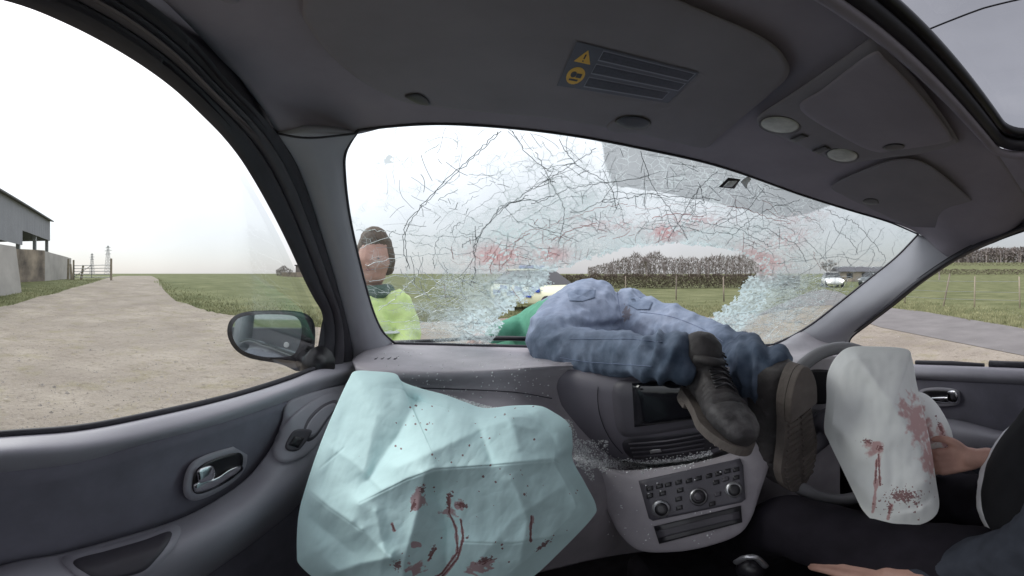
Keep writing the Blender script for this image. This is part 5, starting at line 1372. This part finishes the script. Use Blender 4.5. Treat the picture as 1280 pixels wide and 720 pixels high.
def back_px(p):
    d = p-CAM; th = atan2(d.x, d.y); e = atan2(d.z, hypot(d.x, d.y)); return FX+degrees(th)*K, HY-degrees(e)*K
def flow(co):
    x, y = back_px(co)
    s = jfold(co)
    for pl, h, w in (([(770, 356), (773, 380), (772, 405)], -.007, 3), ([(700, 372), (690, 398), (700, 425)], -.004, 4), ([(772, 405), (740, 408), (705, 405)], -.012, 4), ([(778, 402), (820, 388), (850, 392)], -.003, 3), ([(716, 362), (718, 370), (735, 372), (741, 362)], -.0035, 1.2), ([(790, 362), (800, 372), (816, 368)], -.0035, 1.2), ([(695, 420), (712, 434), (720, 455)], .003, 3)):
        d = poly_d(x, y, pl)
        if d < w*4 and co.y > .6: s += h*exp(-(d/w)**2)
    return s
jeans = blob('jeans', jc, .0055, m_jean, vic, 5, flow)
W_, Dt, Dk = [], [], []

for v in jeans.data.vertices:
    x, y = back_px(v.co)
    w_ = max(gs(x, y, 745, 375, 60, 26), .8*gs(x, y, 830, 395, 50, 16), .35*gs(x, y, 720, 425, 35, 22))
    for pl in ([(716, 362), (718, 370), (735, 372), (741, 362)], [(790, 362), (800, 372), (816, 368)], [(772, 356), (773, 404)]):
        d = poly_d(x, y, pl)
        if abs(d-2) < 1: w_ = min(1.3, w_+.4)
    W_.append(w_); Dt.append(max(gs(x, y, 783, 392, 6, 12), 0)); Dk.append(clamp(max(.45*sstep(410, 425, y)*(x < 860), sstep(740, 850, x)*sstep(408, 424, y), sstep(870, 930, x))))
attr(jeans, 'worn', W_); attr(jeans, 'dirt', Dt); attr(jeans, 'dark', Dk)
# cuffs and waistband / belt loops
waist = at(694, 402, 1.53)
jmp = blob('jumper', [[(at(712, 405, 1.5), .118), (at(690, 408, 1.6), .115), (at(668, 420, 1.75), .125), (at(655, 432, 1.95), .14)], [(at(676, 415, 1.72), .09), (at(652, 410, 1.66), .055), (at(634, 412, 1.6), .045), (at(618, 418, 1.62), .04)]], .011, m_jumper, vic, 4, foldn(14, .006))
blob('body', [[(at(655, 432, 1.95), .12), (at(650, 436, 2.1), .06), (at(648, 436, 2.2), .085), (at(648, 437, 2.28), .08)], [(at(618, 418, 1.62), .03), (at(606, 421, 1.64), .028), (at(598, 423, 1.65), .024)],
              [(at(598, 422, 1.65), .012), (at(590, 425, 1.66), .009), (at(584, 430, 1.66), .008)], [(at(599, 425, 1.64), .012), (at(593, 429, 1.65), .009), (at(589, 434, 1.65), .008)], [(at(602, 419, 1.66), .011), (at(594, 419, 1.68), .009), (at(588, 422, 1.69), .008)],
              [(at(604, 425, 1.62), .011), (at(600, 431, 1.61), .009)], [(at(596, 424, 1.67), .011), (at(588, 428, 1.69), .008)]], .006, m_skin, vic, 3)
mb = MB(); mb.ell(at(648, 434, 2.26), (.095, .1, .09)); mb.build('hair', m_hair, vic, smooth=True)

m_boot = M('black_boot_leather', (.036, .032, .034), .62, .35, 14, .3, 150, col2=(.05, .045, .045), bump2=.3, bs2=50)
m_boot = stain(m_boot, 'scuff', (.2, .19, .19), 45, .35, 1.0, .6)
m_sole = M('worn_rubber_sole', (.13, .11, .098), .75, .25, 18, .4, 120)
def boot(pos, toe, up, label, shaft, sr=.053):
    """pos = heel on the sole, toe = toe tip, up = away from the sole, shaft = point where the leg enters"""
    X = (toe-pos); scale = X.length/.255; X.normalize(); Z = (Vector(up)-X*Vector(up).dot(X)).normalized(); Y = Z.cross(X); shaft_lean = -.2
    def Q(x, y, z): return pos+(X*x+Y*y+Z*z)*scale
    def sect(x):
        w = interp([(-.045, .022), (-.03, .034), (.0, .038), (.05, .036), (.1, .042), (.15, .052), (.19, .052), (.22, .045), (.245, .03), (.255, .016)], x)
        h = interp([(-.045, .055), (-.03, .085), (0, .105), (.03, .112), (.07, .098), (.11, .08), (.15, .066), (.19, .06), (.22, .053), (.245, .04), (.255, .028)], x)
        return w, h
    mb = MB(); V, F = [], []; n_ = 20; xs = [-.045, -.038, -.025, 0, .03, .06, .09, .12, .15, .175, .2, .22, .237, .248, .255]
    for x in xs:
        w, h = sect(x)
        for k in range(n_):
            a = 2*pi*k/n_; cz = sin(a); V.append(Q(x, cos(a)*w, .022+h/2+(h/2)*(abs(cz)**.75)*(1 if cz > 0 else -1)))
    for i in range(len(xs)-1):
        for k in range(n_): F.append((i*n_+k, i*n_+(k+1) % n_, (i+1)*n_+(k+1) % n_, (i+1)*n_+k))
    F += [tuple(range(n_-1, -1, -1)), tuple((len(xs)-1)*n_+k for k in range(n_))]
    a0_ = Q(.0, 0, .07); a1_ = Q(.005, 0, .105); sd_ = (shaft-a1_)
    shp = [(a0_, .042*scale), (a1_, .043*scale), (a1_+sd_*.45, .046*scale), (a1_+sd_*.8, (sr-.003)*scale), (shaft, sr*scale)]
    def creases(co):
        r_ = co-pos; lx, lz = r_.dot(X)/scale, r_.dot(Z)/scale
        s = .0016*noise.noise(co*60)
        s += -.0028*(1 if .09 < lx < .14 else 0)*(.5+.5*sin(lx*420))*clamp((lz-.04)/.04)
        s += -.003*exp(-((lx-.165)/.003)**2)*clamp((lz-.03)/.01)       # toecap seam
        s += -.0022*exp(-((lz-.105)/.003)**2)
        return s
    b_ = blob('boot', [shp], .0045, m_boot, vic, 3, creases, extra=lambda m_: m_.add(V, F))
    b_['label'] = label
    sc = []
    for v in b_.data.vertices:
        r_ = v.co-pos; lx, ly, lz = r_.dot(X)/scale, r_.dot(Y)/scale, r_.dot(Z)/scale
        sc.append(clamp(.75*gs(lx, lz, .215, .065, .05, .03)+.3*gs(lx, ly, .05, .04, .05, .02)))
    attr(b_, 'scuff', sc)
    # sole: welt outline extruded, with a heel step
    outl = []
    for k in range(48):
        a = 2*pi*k/48; lx = .105+.158*cos(a); w = sect(clamp(lx, -.045, .254))[0]+.005
        w = interp([(-.053, .034), (.0, .041), (.05, .038), (.1, .043), (.16, .056), (.2, .054), (.263, .046)], lx); outl.append((lx, (1 if sin(a) > 0 else -1)*w*sqrt(max(0, 1-abs(cos(a))**4))))
    mb = MB(); mb.prism(outl, .008, .026, lambda a, c_, y: Q(a, c_, y)); 
    for i in range(13):
        lx = .06+i*.0145; w = interp([(.05, .033), (.1, .037), (.16, .050), (.2, .048), (.24, .036)], lx)
        for sg in (-1, 1): mb.prism([(lx, sg*w*.12), (lx+.006, sg*w*.12), (lx+.003, sg*w*.92), (lx-.003, sg*w*.92)], .0035, .009, lambda a, c_, y: Q(a, c_, y))
    so_ = mb.build('sole', m_sole, b_)
    heel = [(p[0], p[1]) for p in outl if p[0] < .045]; heel = sorted([p for p in heel if p[1] > 0])[::-1]+sorted([p for p in heel if p[1] <= 0])
    mb = MB(); mb.prism(heel, -.006, .0075, lambda a, c_, y: Q(a, c_, y)); mb.build('heel', m_sole, b_, bevel=.002)
    # laces over the instep
    lc_ = MB()
    for i in range(6):
        x = .125-.017*i; z = .022+sect(x)[1]+.004+(0 if i < 4 else .006*(i-3))
        for sgn in (-1, 1): lc_.tube(spline([Q(x, -.026*sgn, z-.008), Q(x-.006, 0, z+.002), Q(x-.014, .026*sgn, z-.004)], 8), .0026*scale, 6)
    lc_.build('laces', m_black, b_, smooth=True)
    # padded strips / tongue top
    tg_ = MB(); tn = sd_.normalized(); fx = (X-tn*X.dot(tn)).normalized()*.05*scale; tg_.tube(spline([shaft-Y*.035*scale+fx*.75, shaft+fx*1.12+tn*.012, shaft+Y*.035*scale+fx*.75], 10), .011*scale, 8); tg_.build('tongue', m_boot, b_, smooth=True)
    return b_
def dirv(az_px):   # away / image-right unit vectors at a pixel column
    t_ = radians((az_px-FX)/K); return Vector((sin(t_), cos(t_), 0)), Vector((cos(t_), -sin(t_), 0))
aw, rt = dirv(880); UPV = Vector((0, 0, 1))
boot(at(864, 500, .755), at(925, 572, .57), UPV*.75-aw*.45+rt*.45, 'black lace-up boot hanging in front of the screen, laces towards camera', at(876, 441, .73))
aw, rt = dirv(990)
boot(at(1002, 490, .72), at(1006, 610, .80), aw*.60-rt*.8+UPV*.2, 'black boot with its worn brown sole facing the camera', at(956, 464, .83), .044)

JF = rayfit([jeans], lambda a, b_: at(a, b_, 1.3))
for pk_ in ([(709, 366), (722, 361), (745, 362), (744, 372), (728, 377), (712, 376)], [(786, 372), (802, 371), (816, 378), (812, 387), (796, 387), (785, 381)]):
    pillow('back_pocket', pk_, JF, .001, m_jean, jeans, base=.003, back=.002, straight=True, seg=48, rings=5)
def stitch(pts, w=.0009, d=.001):
    P = [pull(JF(x, y), d) for x, y, _ in [tuple(v) for v in spline([(a, b_, 0) for a, b_ in pts], 40)]]
    P = [p for i, p in enumerate(P) if i == 0 or (p-P[i-1]).length < .06]
    mb = MB(); mb.tube(P, w, 5); mb.build('seam', m_seam, jeans, smooth=True)
m_seam = M('denim_seam', (.17, .21, .31), .9, .2, 60)
stitch([(771, 362), (773, 375), (775, 390), (778, 402)]); stitch([(700, 447), (730, 452), (770, 455), (815, 458)]); stitch([(800, 390), (840, 396), (880, 412), (905, 428)]); stitch([(712, 424), (750, 424), (790, 424), (828, 428)])
# --- driver
drv = thing('person', 'driver in dark trousers and black vest slumped behind the white airbag', 'person', (.75, .0, CZ-.95))
hipL, hipR = Vector((.64, -.06, CZ-.62)), Vector((.86, -.06, CZ-.62))
kL = at(985, 655, .74); kR = at(1100, 690, .98); kR = Vector((.80, .50, CZ-.60))
blob('trousers', [[(hipL, .10), (Vector((.60, .2, CZ-.60)), .092), (kL, .07)], [(kL, .07), (Vector((.50, .8, CZ-.80)), .058), (Vector((.5, .92, CZ-.92)), .05)],
                  [(hipR, .10), (Vector((.84, .2, CZ-.60)), .09), (kR, .072)], [(kR, .07), (Vector((.82, .75, CZ-.82)), .055), (Vector((.82, .88, CZ-.93)), .05)],
                  [(hipL, .1), (Vector((.75, -.08, CZ-.6)), .12), (hipR, .1)]], .01, m_dtrous, drv, 4, foldn(13, .006))
for x_ in (.5, .82):
    mb = MB(); mb.ell((x_, .97, CZ-.93), (.045, .13, .045)); mb.build('shoe', m_boot, drv, smooth=True)
sh_c = Vector((.75, .07, CZ-.22))
blob('shirt', [{'p': [(Vector((.76, .06, CZ-.58)), .13), (Vector((.755, .150, CZ-.48)), .140), (Vector((.755, .088, CZ-.35)), .128), (Vector((.75, .040, CZ-.24)), .108), (Vector((.75, .03, CZ-.13)), .07)], 'sx': 1.15}], .011, m_white, drv, 4, foldn(16, .006))
blob('vest', [{'p': [(Vector((.735, .02, CZ-.60)), .135), (Vector((.722, .118, CZ-.46)), .150), (Vector((.72, .085, CZ-.35)), .135), (Vector((.72, .04, CZ-.26)), .12), (Vector((.74, .02, CZ-.15)), .1)], 'sx': 1.15}], .011, m_vest, drv, 4, foldn(9, .002))
elR = Vector((.99, .20, CZ-.42)); elL = Vector((.55, .13, CZ-.44))
blob('sleeve', [[(Vector((.92, .04, CZ-.16)), .062), (elR, .052), (at(1252, 577, .88), .042), (at(1232, 575, .805), .034)]], .008, m_sleeve, drv, 3, foldn(22, .005))
blob('sleeve', [[(Vector((.60, .03, CZ-.16)), .062), (Vector((.53, .10, CZ-.42)), .055), (at(1205, 704, .60), .046), (at(1132, 722, .59), .036)]], .008, m_sleeve, drv, 3, foldn(22, .005))
def hand_chains(w, d, palm, side, s=1., curl=.5):
    """w wrist, d pointing direction, palm = normal out of back of hand, side = towards the thumb"""
    d = d.normalized(); up2 = (palm-d*palm.dot(d)).normalized(); sd_ = up2.cross(d); sd_ = sd_ if sd_.dot(side) > 0 else -sd_
    ch = [[(w-d*.03*s, .026*s), (w+d*.01*s, .025*s)]]
    for k, L in enumerate((.078, .085, .08, .062)):
        off = (.028-.0185*k)*s
        kn = w+d*(.088-.004*abs(k-1))*s+sd_*off
        ch.append([(w+d*.005*s+sd_*off*.6, .015*s), (kn, .0125*s)])
        dd = (d*cos(curl*.5)-up2*sin(curl*.5)); p1 = kn+dd*L*.45*s
        dd2 = (d*cos(curl*1.2)-up2*sin(curl*1.2)); p2 = p1+dd2*L*.32*s; dd3 = (d*cos(curl*1.8)-up2*sin(curl*1.8)); p3 = p2+dd3*L*.25*s
        ch.append([(kn, .0102*s), (p1, .0092*s), (p2, .0084*s), (p3, .0072*s)])
    t0 = w+d*.02*s+sd_*.022*s; t1 = t0+(d*.65+sd_*.75).normalized()*.035*s; t2 = t1+(d*.85+sd_*.4-up2*.2).normalized()*.032*s; t3 = t2+(d*.95-up2*.3).normalized()*.024*s
    ch.append([(t0, .014*s), (t1, .0125*s), (t2, .0105*s), (t3, .0085*s)])
    return ch
aw, rt = dirv(1196)
hr = hand_chains(at(1218, 573, .775), -rt*.95-UPV*.15+aw*.05, -aw*1+UPV*.25, UPV*1-aw*.2, .82, .75)
aw, rt = dirv(1078)
hl = hand_chains(at(1122, 719, .585), -rt*.95+UPV*.05+aw*.45, UPV*.9-aw*.4, UPV*.2+aw*.9, 1.0, .3)
headc = Vector((.76, -.02, CZ+.03))
blob('body', hr+[[(at(1240, 575, .83), .023), (at(1218, 573, .775), .021)]]+hl+[[(at(1150, 720, .59), .022), (at(1122, 725, .585), .025)]]
     + [[(at(1225, 574, .79), .018), (at(1240, 575, .83), .02), (elR, .025)], [(elR, .025), (Vector((.92, .04, CZ-.18)), .03), (Vector((.75, .05, CZ-.2)), .05), (Vector((.6, .03, CZ-.18)), .03), (Vector((.53, .10, CZ-.42)), .025)], [(Vector((.53, .10, CZ-.42)), .025), (at(1205, 704, .60), .02), (at(1132, 722, .59), .02)],
        [(Vector((.75, .05, CZ-.2)), .07), (Vector((.76, .02, CZ-.08)), .055), (headc, .075), (headc+Vector((0, 0, .07)), .08)], [(headc+Vector((0, .07, .0)), .03), (headc+Vector((0, .09, .02)), .018)]], .004, m_skin, drv, 2)
mb = MB(); mb.ell(headc+Vector((0, -.02, .06)), (.085, .095, .095)); mb.build('hair', m_hair, drv, smooth=True)
# driver's seat
seat = MB(); 
surf('seat_cushion', [[Vector((x, y, CZ-.72+.03*((x-.75)/.25)**2)) for x in (.52, .6, .75, .9, .98)] for y in (-.25, 0, .2, .38, .42)], m_carpet, car, 24, 20, .12)
mb = MB(); mb.box((.75, -.28, CZ-.35), (.48, .12, .75)); mb.build('seat_back', m_carpet, car, bevel=.05)

# --- person in hi-vis outside, standing beside the bonnet
hv = thing('person', 'brown haired person in yellow hi-vis jacket standing outside the left windscreen corner', 'person', gpos(470, 2.3))
HP = lambda px, py, r=2.25: at(px, py, r)
bx = at(474, 342, 2.25); bx.z = 0
def hb(dx, dy, z): return bx+Vector((dx, dy, z))
blob('body', [[(hb(-.04, 0, 1.40), .06), (hb(-.03, -.01, 1.50), .058)], [(hb(-.03, -.02, 1.30), .075), (hb(-.03, -.015, 1.36), .098), (hb(-.03, -.0, 1.43), .09)], [(hb(-.03, -.085, 1.37), .016), (hb(-.03, -.105, 1.345), .013)],
              [(hb(-.04, .0, 1.25), .055), (hb(-.04, .0, 1.12), .09), (hb(-.04, 0, .8), .12)]], .006, m_skin, hv, 3)
blob('hair', [[(hb(-.04, .02, 1.45), .1), (hb(-.03, .0, 1.49), .085)], [(hb(-.01, .03, 1.45), .085), (hb(.03, .03, 1.39), .055), (hb(.035, .04, 1.33), .04)]], .007, m_hair, hv, 2, foldn(40, .004))
for sx_ in (-.035, .03):
    mb = MB(); mb.ell(hb(sx_, -.100, 1.385), (.009, .006, .004)); mb.build('eye', m_black, hv, smooth=True)
mb = MB(); mb.tube([hb(-.06, -.088, 1.325), hb(-.03, -.1, 1.322), hb(.0, -.09, 1.325)], .006, 6); mb.build('mouth', M('lips', (.32, .14, .13), .6), hv, smooth=True)
blob('hi_vis_jacket', [{'p': [(hb(-.04, .0, 1.13), .10), (hb(-.03, 0, 1.02), .155), (hb(-.03, 0, .8), .16), (hb(-.03, 0, .6), .165)], 'sx': 1.25}, [(hb(-.16, 0, 1.12), .075), (hb(-.24, -.02, .95), .07), (hb(-.26, -.1, .75), .06)],
                       [(hb(.11, 0, 1.13), .078), (hb(.18, -.04, .95), .075), (hb(.14, -.2, .84), .06), (hb(.03, -.28, .82), .05)]], .011, m_hivis, hv, 3, foldn(16, .01))
jb = hb(-.03, 0, .9)
for z in (.98, .74):
    mb = MB(); P = [jb+Vector((.207*cos(2*pi*k/28), .175*sin(2*pi*k/28), z-.9)) for k in range(29)]; mb.tube(P, .022, 8, cap=False, sx=1, sy=.35) ; mb.build('reflective_band', m_refl, hv, smooth=True)
blob('trousers', [[(hb(-.12, 0, .62), .1), (hb(-.12, 0, .35), .07), (hb(-.12, 0, .06), .05)], [(hb(.06, 0, .62), .1), (hb(.07, 0, .35), .07), (hb(.08, 0, .06), .05)]], .012, m_dtrous, hv, 3)
blob('scarf', [[(hb(-.1, -.03, 1.20), .04), (hb(-.03, -.07, 1.19), .045), (hb(.04, -.03, 1.20), .04), (hb(.03, .06, 1.2), .04), (hb(-.08, .06, 1.2), .04)]], .008, M('dark_scarf', (.06, .1, .08), .9), hv, 3)
for sx_ in (-.12, .08):
    mb = MB(); mb.ell(hb(sx_, -.05, .05), (.045, .13, .05)); mb.build('shoe', m_boot, hv, smooth=True)
